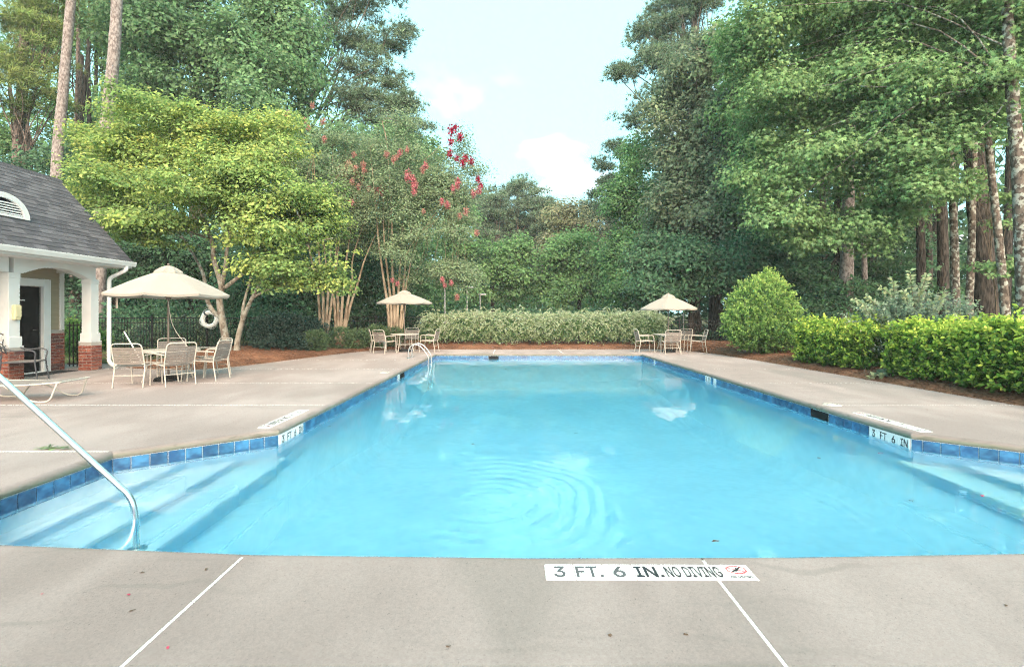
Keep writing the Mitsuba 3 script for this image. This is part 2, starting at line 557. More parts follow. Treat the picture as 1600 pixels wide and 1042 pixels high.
for i in range(len(OUT)):
    a, b = OUT[i], OUT[(i + 1) % len(OUT)]
    L = np.linalg.norm(b - a)
    cuts = [0.0]
    if abs(a[1] - b[1]) > 3:
        cuts += sorted((y - a[1]) / (b[1] - a[1]) for y in JOINTS_Y if min(a[1], b[1]) + 0.2 < y < max(a[1], b[1]) - 0.2)
    elif max(a[1], b[1]) < 3.2:
        cuts += sorted((x - a[0]) / (b[0] - a[0]) for x in JOINTS_X if min(a[0], b[0]) + 0.1 < x < max(a[0], b[0]) - 0.1)
    cuts.append(1.0)
    for t0, t1 in zip(cuts, cuts[1:]):
        g = 0.004 / L
        q0 = t0 + g if 0 < t0 else t0 + (0.003 / L if i in (12, 11) else 0)
        q1 = t1 - g if t1 < 1 else t1

        def P(t):
            return lambda o: (lambda R: R[i] * (1 - t) + R[(i + 1) % len(OUT)] * t)(inset(OUT, o))
        part(pool, 'coping', coping_piece(P(q0), P(q1), 0, 0), 'coping_concrete', 40)

# skimmer mouths and the drain fittings
for e, (s0, s1) in ((LEFT, SKIP[LEFT][1]), (RIGHT, SKIP[RIGHT][1]), (FAR, SKIP[FAR][0])):
    a, b, u, nrm = on_edge(e)
    m = cat(tile_box(a, u, nrm, s0, s1, -0.245, -0.232, -0.01, 0.006), tile_box(a, u, nrm, s0, s0 + 0.012, -0.232, -0.078, -0.01, 0.006),
            tile_box(a, u, nrm, s1 - 0.012, s1, -0.232, -0.078, -0.01, 0.006), tile_box(a, u, nrm, s0 + 0.012, s1 - 0.012, -0.232, -0.08, -0.004, -0.0015))
    part(pool, 'skimmer_mouth', m, 'dark_opening')
for e, q in ((RIGHT, SKIP[RIGHT][2]), (RIGHT, SKIP[RIGHT][4])):
    a, b, u, nrm = on_edge(e)
    part(pool, 'white_wall_tile', tile_box(a, u, nrm, q[0], q[1], -0.232, TILE_TOP), 'white_tile')

for (x, y) in ((-1.72, 4.05), (2.16, 4.05), (4.05, 4.55)):
    m = lathe([(0, 0.012), (0.03, 0.012), (0.055, 0.010), (0.075, 0.004), (0.078, 0)], 20)
    m.apply_translation((x, y, float(floor_z(x, y)) + 0.002))
    c = lathe([(0, 0.018), (0.02, 0.017), (0.024, 0.011)], 14)
    c.apply_translation((x, y, float(floor_z(x, y)) + 0.002))
    t = thing('floor_inlet', {-1.72: 'round white inlet cover on the pool floor near the left steps', 2.16: 'round white inlet cover on the pool floor below the no diving tile',
                              4.05: 'round white inlet cover on the pool floor at the right edge of the picture'}[x], 'pool fitting', 'round covers on the pool floor')
    part(t, 'rim', m, 'white_plastic', 40)
    part(t, 'hub', c, 'white_plastic', 40)

# the water: a rippled sheet that dips a little into the walls
wx, wy = np.concatenate([np.arange(-4.15, -2.0, 0.05), np.arange(-2.0, 2.0, 0.027), np.arange(2.0, 6.06, 0.06)]), np.concatenate([np.arange(2.72, 6.0, 0.027), np.arange(6.0, 17.16, 0.075)])
X, Y = np.meshgrid(wx, wy, indexing='ij')


def wave(X, Y):
    P = np.stack([X, Y, 0 * X], -1)
    r = np.hypot(X - (-0.22), (Y - 4.12) * 1.0)
    wob = meshkit.fbm(P * 1.5 + 5, 3, 9)
    env = np.exp(-(np.clip(r - 0.9, 0, 9) / 0.28) ** 2)
    amp = env * (0.35 + 0.65 * meshkit.noise(P * np.array([2.1, 2.6, 1]) + 3, 4))
    z = 0.0036 * amp * np.sin(2 * np.pi * (r / 0.14 + 1.5 * wob)) * np.clip(r / 0.35, 0.25, 1)
    z += 0.0016 * np.exp(-(np.clip(r - 0.35, 0, 9) / 0.5) ** 2) * np.sin(2 * np.pi * (r / 0.085 + 0.8 * wob) + 1.7)
    z += 0.0040 * env * (meshkit.fbm(P * np.array([11, 17, 1.0]), 3, 21) - 0.5)
    # wind ruffle away from the ring
    far = np.clip((Y - 5.0) / 4, 0.15, 1)
    z += far * (0.0045 * (meshkit.fbm(P * np.array([1.9, 3.4, 1.0]), 3, 31) - 0.5) + 0.0026 * (meshkit.noise(P * np.array([4.5, 6.5, 1.0]), 37) - 0.5))
    # small wavelets over the left steps
    st = np.exp(-((X + 2.9) / 0.55) ** 2 - ((Y - 4.55) / 0.7) ** 2)
    z += 0.0016 * st * (meshkit.fbm(P * np.array([9, 13, 1.0]) + 7, 3, 41) - 0.5)
    return WATER + z


Zw = wave(X, Y)
wm = grid_mesh(X, Y, Zw)
keep_poly = sg.Polygon(inset(OUT, 0.018))
cent = wm.vertices[wm.faces].mean(1)
wm.update_faces(shapely.contains_xy(sg.Polygon(inset(OUT, 0.09)), cent[:, 0], cent[:, 1]))
# close the rim exactly on the wall by pulling the outer vertices onto it
wv = wm.vertices.copy()
outside = ~shapely.contains_xy(keep_poly, wv[:, 0], wv[:, 1])
ids = np.nonzero(outside)[0]
pr = shapely.line_interpolate_point(keep_poly.exterior, shapely.line_locate_point(keep_poly.exterior, shapely.points(wv[ids, :2])))
wv[ids, 0], wv[ids, 1] = shapely.get_x(pr), shapely.get_y(pr)
wm = trimesh.Trimesh(wv, wm.faces, process=False)
wm.remove_unreferenced_vertices()
k = struct('pool_water', wm, 'water_surface', True, label='clear turquoise pool water with rings of ripples')
scene[k]['interior'] = {'type': 'ref', 'id': 'pool_water_medium'}

# ------------------------------------------------------------------ the deck: concrete slabs between white joints
deck_out = sg.Polygon([(-22, -3), (12, -3), (8.7, 3.0), (8.0, 5.8), (7.80, 7.6), (7.68, 10.0), (7.6, 12.2), (7.45, 15.3), (7.2, 17.0), (6.9, 18.2), (6.3, 19.0), (5.5, 19.25), (-3.6, 19.15), (-4.9, 18.9), (-5.6, 18.1),
                       (-6.2, 16.6), (-6.7, 14.9), (-7.2, 13.2), (-7.5, 12.5), (-8.0, 12.15), (-8.8, 12.1), (-9.9, 12.5), (-10.4, 12.9), (-10.6, 13.6), (-22, 13.6)])
hole = sg.Polygon(inset(OUT, 0.046))
deck = deck_out.difference(hole)
G = 0.011
cuts = [sg.box(-22, y - G, -2.5, y + G) for y in (4.905, 7.42, 9.85, 12.3)] + [sg.box(-9, 14.74, -2.4, 14.76)]
cuts += [sg.box(4.3, y - G * 0.6, 12, y + G * 0.6) for y in (7.42, 9.85, 12.3, 14.75)]
cuts += [sg.box(x - G * 0.85, -3, x + G * 0.85, 2.9) for x in JOINTS_X] + [sg.box(-4.1, 2.3 - G, -3.5, 2.3 + G)]
cuts += [sg.box(-2.7, 17.0 - G, 4.7, 17.0 + G) if False else sg.box(x - G, 17.0, x + G, 19.5) for x in (-0.6, 1.9)]
cutu = shapely.union_all(cuts)
pool_deck = struct('pool_deck', None, None, label='broom finished concrete deck with white joints')
slabs = [g for g in deck.difference(cutu).geoms if g.area > 0.05]
for g in slabs:
    part(pool_deck, 'slab', prism(g, -0.13, 0.0), 'concrete')
for c in cuts:
    j = c.intersection(deck)
    if j.area > 0:
        part(pool_deck, 'joint', prism(j.buffer(-0.0015), -0.12, -0.0008), 'joint_caulk')
# the joints run on over the coping's nose
for (x, y, e) in ((-4.075, 4.905, 0),):
    pass

# the lid of each skimmer, set in the deck
for (x, y, lab) in ((4.98, 7.42, 'round cream skimmer lid set in the deck beside the right pool edge'), (-3.02, 11.55, 'round cream skimmer lid set in the deck beside the left pool edge')):
    m = lathe([(0, 0.010), (0.10, 0.010), (0.118, 0.008), (0.125, 0.001), (0.125, -0.01)], 28)
    m.apply_translation((x, y, 0.001))
    t = thing('skimmer_lid', lab, 'pool fitting', None)
    part(t, 'cover', m, 'table_top', 40)
    part(t, 'finger_hole', cat(*[moved(lathe([(0, 0.0122), (0.012, 0.0122), (0.0121, 0.009)], 10), trimesh.transformations.translation_matrix((x + s * 0.07, y, 0.001))) for s in (-1, 1)]), 'dark_opening')


# ------------------------------------------------------------------ depth markers
def deck_marker(label, loc, a):
    """Six inch tiles laid in the deck, reading along +x of its own frame."""
    t = thing('depth_marker', label, 'depth sign')
    M = rz(a, (loc[0], loc[1], 0.0))
    w, g = 0.161, 0.0035
    x = 0.0
    for txt, n, ink in (('3', 1, 'faded_print'), ('FT.', 1, 'faded_print'), ('6', 1, 'faded_print'), ('IN.', 1, 'black_print'), ('NO DIVING', 2, 'black_print'), ('', 1, None)):
        x1 = x + w * n - (g if n == 1 else g)
        part(t, 'tile', moved(cbox(x, x1, 0, 0.157, -0.008, 0.004, 0.003), M), 'white_tile')
        cx = (x + x1) / 2
        if txt:
            wd = {'3': 0.062, 'FT.': 0.145, '6': 0.066, 'IN.': 0.148, 'NO DIVING': 0.300}[txt]
            m = fit_text(txt, wd, 0.108, 0.0008)
            m.apply_translation((cx, 0.0785, 0.0042))
            part(t, 'lettering', moved(m, M), ink)
        else:
            oc = sg.Polygon([(0.058 * math.cos(q), 0.042 * math.sin(q)) for q in np.arange(8) * math.pi / 4 + math.pi / 8])
            sym = oc.difference(oc.buffer(-0.007))
            bar = sg.LineString([(-0.045, 0.022), (0.045, -0.022)]).buffer(0.003)
            bar2 = sg.LineString([(0.05, 0.004), (-0.05, 0.004)]).buffer(0.001)
            m = prism(shapely.union_all([sym, bar]), 0, 0.0008)
            m.apply_translation((cx, 0.100, 0.0042))
            part(t, 'warning_symbol', moved(m, M), 'red_print')
            sw = shapely.union_all([sg.LineString([(-0.026, -0.018), (0.006, 0.006), (0.028, 0.022)]).buffer(0.004), sg.Point(0.004, 0.014).buffer(0.006), sg.LineString([(-0.01, -0.012), (0.008, 0.001)]).buffer(0.007)])
            m = prism(sw, 0, 0.0008)
            m.apply_translation((cx, 0.100, 0.0052))
            part(t, 'swimmer_symbol', moved(m, M), 'black_print')
            m = fit_text('NO DIVING', 0.118, 0.023, 0.0008)
            m.apply_translation((cx, 0.030, 0.0042))
            part(t, 'lettering', moved(m, M), 'black_print')
        x += w * n
    return t


deck_marker('row of white tiles reading 3 FT. 6 IN. NO DIVING in the near deck', (0.19, 2.530), -0.005)
u = (OUT[9] - OUT[8]) / Rlen
deck_marker('row of white depth tiles set flat in the right deck beside the pool edge', (4.75 + 0.29, 5.72), math.atan2(u[1], u[0]) + 0.0)
# the left one reads from the deck, so it runs towards the camera
u = (OUT[11] - OUT[10]) / Llen
st = OUT[11] - u * 1.17
deck_marker('row of white depth tiles set flat in the left deck beside the pool corner', (st[0] - 0.29, st[1]), math.atan2(u[1], u[0]))


def wall_marker(label, e, s0, words, flip, w=0.16):
    a, b, u, nrm = on_edge(e)
    t = thing('depth_plate', label, 'depth sign')
    order = words if not flip else words[::-1]
    for i, txt in enumerate(order):
        part(t, 'tile', tile_box(a, u, nrm, s0 + i * w, s0 + (i + 1) * w - 0.003, -0.232, TILE_TOP, -0.002, 0.009), 'white_tile')
        m = fit_text(txt, {1: 0.055, 2: 0.105}[len(txt)] if txt != '11' else 0.06, 0.092, 0.0008)
        # lettering reads left to right for someone in the pool looking at the wall
        R = np.eye(4)
        right = -u
        R[:3, 0], R[:3, 1], R[:3, 2] = [*right, 0], [0, 0, 1], [*nrm, 0]
        c = a + u * (s0 + (i + 0.5) * w) + nrm * 0.0092
        R[:3, 3] = [c[0], c[1], -0.145]
        part(t, 'lettering', moved(m, R), 'black_print')


wall_marker('white tiles reading 3 FT 6 IN on the pool wall by the right steps', RIGHT, 0.014, ['3', 'FT', '6', 'IN'], True)
wall_marker('white tiles reading 3 FT 6 IN on the pool wall by the left steps', LEFT, Llen - 0.656, ['3', 'FT', '6', 'IN'], True)
wall_marker('small white tiles reading 5 FT far along the right pool wall', RIGHT, 5.575, ['5', 'FT'], True, 0.152)
wall_marker('small white tile reading 5 far along the left pool wall', LEFT, 5.262, ['5'], False, 0.19)


# ------------------------------------------------------------------ metalwork in and by the pool
t = thing('pool_handrail', 'long polished steel handrail slanting down into the left pool steps', 'handrail')
rail = fillet([(-4.98, 3.78, 0.0), (-4.98, 3.78, 1.05), (-4.66, 3.78, 1.49), (-2.955, 3.75, -0.03), (-2.92, 3.75, -0.22), (-2.92, 3.75, -0.83)], 0.16, 9)
part(t, 'rail', tube(rail, 0.0215, 16), 'steel', True)
esc = lathe([(0.0, 0.03), (0.026, 0.028), (0.034, 0.020), (0.066, 0.010), (0.074, 0.0)], 24)
part(t, 'base_flange', moved(esc, trimesh.transformations.translation_matrix((-2.92, 3.75, -0.842))), 'dull_steel', 40)

t = thing('pool_ladder', 'chrome grab rail ladder arching over the far left pool edge', 'pool ladder')
for y in (15.25, 15.78):
    x0 = -2.66
    pts = curve([(x0 - 0.56, y, 0.0), (x0 - 0.57, y, 0.20), (x0 - 0.52, y, 0.36), (x0 - 0.38, y, 0.44), (x0 - 0.18, y, 0.37), (x0 - 0.02, y, 0.18), (x0 + 0.06, y, 0.02), (x0 + 0.075, y, -0.3), (x0 + 0.075, y, -1.0)], 6)
    part(t, 'rail', tube(pts, 0.0195, 12), 'dull_steel', True)
    part(t, 'flange', moved(lathe([(0.0, 0.022), (0.03, 0.02), (0.06, 0.004), (0.062, 0)], 18), trimesh.transformations.translation_matrix((x0 - 0.56, y, 0.001))), 'dull_steel', 40)
for z in (-0.28, -0.56, -0.84):
    part(t, 'tread', cbox(x0 + 0.035, x0 + 0.125, 15.27, 15.76, z - 0.015, z + 0.015, 0.006), 'white_plastic')
# ------------------------------------------------------------------ the pool house on the left
house = thing('pool_house', 'white trimmed pool house with grey shingle roof, brick column bases and a dark doorway', 'building')
EX, EZ, RX, RZ_, GY, SY = -9.98, 2.80, -11.93, 4.95, 12.65, 4.0       # eave, ridge, gable end, near end (outside the picture)
rng = np.random.default_rng(11)
slope = np.array([RX - EX, 0, RZ_ - EZ])
SL = np.linalg.norm(slope)
su = slope / SL
sn = np.array([-su[2], 0, su[0]]) * -1      # outward normal, up and towards the pool
if sn[2] < 0:
    sn = -sn
roof_M = np.eye(4)
roof_M[:3, 0], roof_M[:3, 1], roof_M[:3, 2], roof_M[:3, 3] = [0, 1, 0], su, sn, [EX, 0, EZ]
# the frame: x runs along the eave (= Y of the place), y up the slope, z out of the roof
roof = part(house, 'roof', cat(moved(box(SY, GY - 0.02, 0.0, SL, -0.09, -0.002), roof_M),
                               trimesh.Trimesh(*[np.array(q) for q in ([(RX, SY, RZ_ - 0.03), (RX, GY - 0.02, RZ_ - 0.03), (-14.2, GY - 0.02, 2.45), (-14.2, SY, 2.45)], [(0, 1, 2), (0, 2, 3)])], process=False)), 'roof_felt')
COURSE, TAB = 0.143, 0.305
far_sh, nrow = [], int(SL / COURSE) + 1
for r in range(nrow):
    y0 = r * COURSE - 0.035
    off = (r * 0.417) % 1 * TAB + rng.uniform(-0.02, 0.02)
    x = SY - TAB + off
    while x < GY:
        x0, x1 = max(x + 0.003, SY), min(x + TAB - 0.003, GY + 0.01)
        if x1 - x0 > 0.03:
            lift = rng.uniform(0, 0.004)
            y1 = min(y0 + COURSE + 0.05, SL + 0.01)
            drop = rng.uniform(-0.006, 0.006) if rng.random() > 0.25 else rng.uniform(-0.02, 0.012)
            P = np.array([(x0, y0 + drop, 0.004), (x1, y0 + drop, 0.004), (x1, y1, 0.001), (x0, y1, 0.001),
                          (x0, y0 + drop, 0.015 + lift), (x1, y0 + drop, 0.015 + lift), (x1, y1, 0.004), (x0, y1, 0.004)])
            m = trimesh.Trimesh(P, [(4, 5, 6), (4, 6, 7), (0, 4, 7), (0, 7, 3), (1, 2, 6), (1, 6, 5), (0, 1, 5), (0, 5, 4)], process=False)
            m = moved(m, roof_M)
            if x0 > 8.75:
                part(roof, 'shingle', m, f'shingle_{rng.integers(3)}')
            else:
                far_sh.append(m)
        x += TAB
part(roof, 'shingle_field', cat(far_sh), 'shingle_1', stuff=True)
caps = []
for y in np.arange(SY, GY, 0.14):
    P = np.array([(RX + 0.10, y, RZ_ - 0.085), (RX, y, RZ_ + 0.032), (RX - 0.10, y, RZ_ - 0.085), (RX + 0.10, y + 0.2, RZ_ - 0.1), (RX, y + 0.2, RZ_ + 0.018), (RX - 0.10, y + 0.2, RZ_ - 0.1)])
    caps.append(trimesh.Trimesh(P, [(0, 1, 4), (0, 4, 3), (1, 2, 5), (1, 5, 4)], process=False))
part(roof, 'ridge_cap', cat(caps), 'shingle_0', stuff=True)
# gutter, rake board, beams with shallow arches
gut = sg.Polygon([(0.0, 0.0), (0.0, -0.13), (-0.09, -0.13), (-0.09, -0.02)])
gp_ = [(EX + 0.02, EZ - 0.155), (EX + 0.095, EZ - 0.155), (EX + 0.125, EZ - 0.06), (EX + 0.125, EZ - 0.035), (EX + 0.11, EZ - 0.035), (EX + 0.02, EZ - 0.035)]
m = trimesh.creation.extrude_polygon(sg.Polygon([(x, z) for x, z in gp_]), GY + 0.03 - SY, engine='earcut')
R = np.eye(4)
R[:3, 0], R[:3, 1], R[:3, 2], R[:3, 3] = [1, 0, 0], [0, 0, 1], [0, -1, 0], [0, GY + 0.03, 0]
m.apply_transform(R)
gutter = part(house, 'gutter', m, 'white_paint')
part(house, 'fascia', box(EX - 0.03, EX + 0.018, SY, GY, EZ - 0.20, EZ - 0.012), 'white_paint')
m = moved(box(GY - 0.02, GY + 0.012, -0.02, SL - 0.01, -0.20, -0.006), roof_M)
part(house, 'rake_board', m, 'white_paint')
part(house, 'soffit', box(-10.52, EX - 0.032, SY, GY - 0.022, EZ - 0.205, EZ - 0.19), 'white_paint')
part(house, 'porch_ceiling', box(-11.4, -10.62, SY, GY - 0.3, 2.58, 2.60), 'white_paint')
part(house, 'gable_wall', trimesh.creation.extrude_polygon(sg.Polygon([(0, 0), (3.4, 0), (1.55, 2.05)]), 0.05, engine='earcut').apply_transform(
    np.array([[-1, 0, 0, -10.35], [0, 0, 1, GY - 0.34], [0, 1, 0, 2.62], [0, 0, 0, 1.0]])), 'siding')


def arch(x0, x1, spring, crown, top, n=16):
    """A beam's face over an opening, its underside a shallow arch: (along, z)."""
    s = np.linspace(x0, x1, n)
    c = (x0 + x1) / 2
    zz = spring + (crown - spring) * (1 - ((s - c) / ((x1 - x0) / 2)) ** 2)
    return sg.Polygon([(x0 - 0.2, spring), *zip(s, zz), (x1 + 0.2, spring), (x1 + 0.2, top), (x0 - 0.2, top)])


for (y0, y1) in ((6.7, 9.82), (10.32, 11.92)):
    m = trimesh.creation.extrude_polygon(arch(y0, y1, 2.28, 2.47, 2.60), 0.24, engine='earcut')
    m.apply_transform(np.array([[0, 0, 1, -10.70], [1, 0, 0, 0], [0, 1, 0, 0], [0, 0, 0, 1.0]]))
    part(house, 'arched_beam', m, 'white_paint')
part(house, 'frieze_board', box(-10.70, -10.45, SY, 12.37, 2.602, 2.80), 'white_paint')
part(house, 'end_beam', box(-11.36, -10.705, 12.02, 12.22, 2.43, 2.60), 'white_paint')


def bricks(holder, faces, z0, z1):
    """Running bond on upright faces: (corner, direction, length, outward normal)."""
    H, Lb, J = 0.0665, 0.203, 0.0105
    n = int((z1 - z0) / (H + J))
    for (cx, cy), (ux, uy), L, (nx, ny) in faces:
        for r in range(n):
            z = z0 + r * (H + J)
            s = -((r % 2) * (Lb + J) / 2)
            while s < L:
                a, b = max(s, 0.0), min(s + Lb, L)
                if b - a > 0.03:
                    pr = rng.uniform(-0.002, 0.003)
                    m = cbox(a + 0.0015, b - 0.0015, 0, 0.012 + pr, z + rng.uniform(0, .002), z + H, 0.003)
                    M = np.eye(4)
                    M[:2, 0], M[:2, 1], M[:2, 3] = (ux, uy), (nx, ny), (cx, cy)
                    m.apply_transform(M)
                    if np.linalg.det(M) < 0:
                        m.invert()
                    part(holder, 'brick', m, f'brick_{rng.choice([0, 0, 1, 1, 2, 3])}')
                s += Lb + J


def column(y, label=None):
    x0, x1, y0, y1 = -10.72, -10.41, y - 0.155, y + 0.155
    p = part(house, 'brick_pier', box(x0, x1, y0, y1, 0, 0.70), 'mortar')
    bricks(p, [((x0, y0), (1, 0), 0.31, (0, -1)), ((x1, y0), (0, 1), 0.31, (1, 0))], 0.012, 0.695)
    part(house, 'pier_cap', cbox(x0 - 0.005, x1 + 0.005, y0 - 0.005, y1 + 0.005, 0.70, 0.73, 0.006), 'white_paint')
    xc = -10.565
    part(house, 'column', cat(cbox(xc - 0.142, xc + 0.142, y - 0.142, y + 0.142, 0.73, 0.93, 0.01), cbox(xc - 0.116, xc + 0.116, y - 0.116, y + 0.116, 0.93, 2.16, 0.006),
                              cbox(xc - 0.128, xc + 0.128, y - 0.128, y + 0.128, 2.16, 2.19, 0.006), box(xc - 0.12, xc + 0.12, y - 0.12, y + 0.12, 2.19, 2.278)), 'white_paint')


column(10.12)
column(12.08)
# the wall behind the porch
WX = -11.35
part(house, 'wall', cat(box(WX - 0.25, WX - 0.03, SY, 10.80, 0.0, 2.6), box(WX - 0.25, WX - 0.03, 11.70, 12.20, 0, 2.6), box(WX - 0.25, WX - 0.03, 10.80, 11.70, 2.06, 2.6),
                        box(-14.0, WX - 0.26, 12.0, 12.2, 0, 2.62)), 'mortar')
for i, z in enumerate(np.arange(1.02, 2.56, 0.165)):
    m = cat(*[trimesh.Trimesh(np.array([(WX - 0.03, a, z), (WX - 0.008, a, z), (WX - 0.022, a, z + 0.18), (WX - 0.03, a, z + 0.18), (WX - 0.03, b, z), (WX - 0.008, b, z), (WX - 0.022, b, z + 0.18), (WX - 0.03, b, z + 0.18)]),
                              [(1, 5, 6), (1, 6, 2), (0, 4, 5), (0, 5, 1), (4, 7, 6), (4, 6, 5), (0, 1, 2), (0, 2, 3)], process=False)
              for a, b in (((SY, 10.66), (11.84, 12.10)) if z < 2.15 else ((SY, 12.10),))])
    part(house, 'siding_board', m, 'siding')
part(house, 'corner_trim', cbox(WX - 0.05, WX + 0.012, 12.10, 12.215, 1.0, 2.43, 0.004), 'white_paint')
ws = part(house, 'brick_wainscot', box(WX - 0.03, WX + 0.02, 11.845, 12.20, 0, 0.985), 'mortar')
bricks(ws, [((WX + 0.02, 11.845), (0, 1), 0.355, (1, 0)), ((WX - 0.03, 12.2), (1, 0), 0.05, (0, 1))], 0.012, 0.985)
fr = part(house, 'door_frame', cat(cbox(WX - 0.05, WX + 0.03, 11.66, 11.84, 0, 2.25, 0.005), cbox(WX - 0.05, WX + 0.03, 10.66, 10.84, 0, 2.25, 0.005), cbox(WX - 0.05, WX + 0.028, 10.842, 11.658, 2.07, 2.25, 0.005)), 'white_paint')
dr_ = part(house, 'door', cat(box(WX - 0.12, WX - 0.08, 10.84, 11.66, 0.02, 2.06)), 'door_paint', label='dark closed door set back in its white frame')
part(dr_, 'handle', tube([(WX - 0.075, 11.56, 1.02), (WX - 0.03, 11.56, 1.02), (WX - 0.03, 11.45, 1.02)], 0.009, 8), 'dull_steel', True)
part(dr_, 'name_plate', box(WX - 0.079, WX - 0.072, 11.12, 11.30, 1.72, 1.745), 'white_paint')
part(house, 'door_threshold', cbox(WX - 0.1, WX + 0.07, 10.84, 11.66, 0.0, 0.018, 0.004), 'white_paint')
# downspout
dx = -10.30
pts = fillet([(EX + 0.05, 12.42, EZ - 0.15), (EX + 0.05, 12.42, EZ - 0.26), (dx, 12.33, EZ - 0.48), (dx, 12.33, 0.16), (dx + 0.22, 12.30, 0.04)], 0.10, 6)
part(house, 'downspout', tube(pts, 0.048, 12), 'white_paint', 50)
# half round louvred vent on the roof
v = part(roof, 'half_round_vent', trimesh.Trimesh(), 'white_paint') if False else None
vy, vs, vr = 9.95, 0.90, 0.50
VM = np.eye(4)
VM[:3, 0], VM[:3, 1], VM[:3, 2], VM[:3, 3] = [0, 1, 0], [0, 0, 1], [1, 0, 0], np.array([EX, vy, EZ]) + su * vs + np.array([0.02, 0, -0.02])
half = sg.Polygon([(vr * math.cos(a), vr * 0.86 * math.sin(a)) for a in np.linspace(0, math.pi, 28)])
outer = sg.Polygon([(vr * 1.12 * math.cos(a), vr * 0.98 * math.sin(a)) for a in np.linspace(0, math.pi, 28)])
shell = trimesh.creation.extrude_polygon(outer.difference(half.buffer(-0.05)), 0.06, engine='earcut')
shell.apply_translation((0, 0, 0.0))
vent = part(house, 'half_round_vent', moved(shell, VM), 'white_paint', label='white half round louvred vent on the roof')
back = trimesh.creation.extrude_polygon(outer, 0.5, engine='earcut')
back.apply_translation((0, 0, -0.505))
part(vent, 'hood', moved(back, VM), 'roof_felt')
for zz in np.arange(0.03, 0.33, 0.052):
    w = vr * 0.86 * math.sqrt(max(0.01, 1 - (zz / (vr * 0.86)) ** 2)) - 0.02
    m = box(-w, w, -0.004, 0.004, -0.025, 0.025)
    m.apply_transform(trimesh.transformations.rotation_matrix(math.radians(40), (1, 0, 0)))
    m.apply_translation((0, zz, 0.025))
    part(vent, 'louvre', moved(m, VM), 'white_paint')
# bug light box on the near column, mat, gate
t = thing('wall_box', 'small pale yellow box mounted on the white porch column', 'utility box')
part(t, 'housing', cbox(-10.449, -10.37, 10.05, 10.19, 1.28, 1.60, 0.015), 'yellow_plastic')
part(t, 'lid', cbox(-10.368, -10.355, 10.06, 10.18, 1.34, 1.58, 0.006), 'yellow_plastic')
single('door_mat', 'dark rubber mat lying before the pool house doorway', 'mat', cbox(-11.2, -10.72, 10.75, 11.95, 0.001, 0.014, 0.005), 'rubber_mat')

t = thing('porch_gate', 'black iron picket gate closing the passage beside the brick wall corner', 'gate')
part(t, 'top_rail', box(-11.32, -10.70, 12.26, 12.29, 1.10, 1.135), 'black_iron')
part(t, 'bottom_rail', box(-11.32, -10.70, 12.26, 12.29, 0.12, 0.15), 'black_iron')
for x in np.arange(-11.29, -10.70, 0.098):
    part(t, 'picket', box(x - 0.009, x + 0.009, 12.292, 12.31, 0.06, 1.20), 'black_iron')
# ------------------------------------------------------------------ patio sets
def chair_parts():
    """A stacking armchair of cream tube with taupe straps; it faces +y, its back is at -y."""
    W, r = 0.27, 0.0125
    P = []
    back = fillet([(-W, -0.30, 0.0), (-W, -0.235, 0.40), (-W, -0.345, 0.84), (W, -0.345, 0.84), (W, -0.235, 0.40), (W, -0.30, 0.0)], 0.085, 6)
    P.append(('back_frame', tube(back, r, 8), 'cream_frame', True))
    for s in (-1, 1):
        arm = fillet([(s * W * 1.06, -0.262, 0.615), (s * W * 1.08, 0.235, 0.635), (s * W * 1.04, 0.285, 0.0)], 0.075, 6)
        P.append(('arm', tube(arm, r, 8), 'cream_frame', True))
    seat = [(-W * 0.98, -0.232, 0.405), (-W * 0.98, 0.245, 0.43), (W * 0.98, 0.245, 0.43), (W * 0.98, -0.232, 0.405)]
    P.append(('seat_frame', tube(fillet(seat, 0.05, 5), 0.011, 8), 'cream_frame', True))
    P.append(('cross_bar', tube([(-W, -0.272, 0.30 - 0.07), (W, -0.272, 0.30 - 0.07)], 0.009, 6), 'cream_frame', True))
    P.append(('back_bar', tube([(-W, -0.247, 0.45), (W, -0.247, 0.45)], 0.009, 6), 'cream_frame', True))

    def strap(a, b, wdir, w, sag):
        a, b, wdir = np.array(a), np.array(b), np.array(wdir)
        n = 7
        V, Fc = [], []
        nr = np.cross(b - a, wdir)
        nr /= np.linalg.norm(nr)
        for i, t in enumerate(np.linspace(0, 1, n)):
            c = a * (1 - t) + b * t - nr * sag * 4 * t * (1 - t)
            V += [c - wdir * w / 2 - nr * 0.002, c + wdir * w / 2 - nr * 0.002, c + wdir * w / 2 + nr * 0.002, c - wdir * w / 2 + nr * 0.002]
        for i in range(n - 1):
            for k in range(4):
                p, q = i * 4 + k, i * 4 + (k + 1) % 4
                Fc += [(p, q, q + 4), (p, q + 4, p + 4)]
        return trimesh.Trimesh(V, Fc, process=False)
    for k in range(7):
        t = (k + 0.65) / 7.9
        y, z = -0.242 - 0.098 * t, 0.435 + 0.375 * t
        P.append(('back_strap', strap((-W, y, z), (W, y, z), np.array([0, -0.25, 0.97]), 0.042, -0.018), 'taupe_strap', False))
    for k in range(8):
        y = -0.195 + k * 0.058
        P.append(('seat_strap', strap((-W * .97, y, 0.408 + 0.0022 * k), (W * .97, y, 0.408 + 0.0022 * k), np.array([0, 1.0, 0.03]), 0.046, 0.014), 'taupe_strap', False))
    return [(n, mikit.ply(m, b, s)) for n, m, b, s in P]


CHAIR = chair_parts()


def chair(x, y, a, label, group):
    """a: where it faces, in degrees from +y, turning left."""
    t = thing('strap_chair', label, 'chair', group)
    tf = T().translate([x, y, 0.0]).rotate([0, 0, 1], a)
    for n, d in CHAIR:
        part(t, n, d, tf=tf)


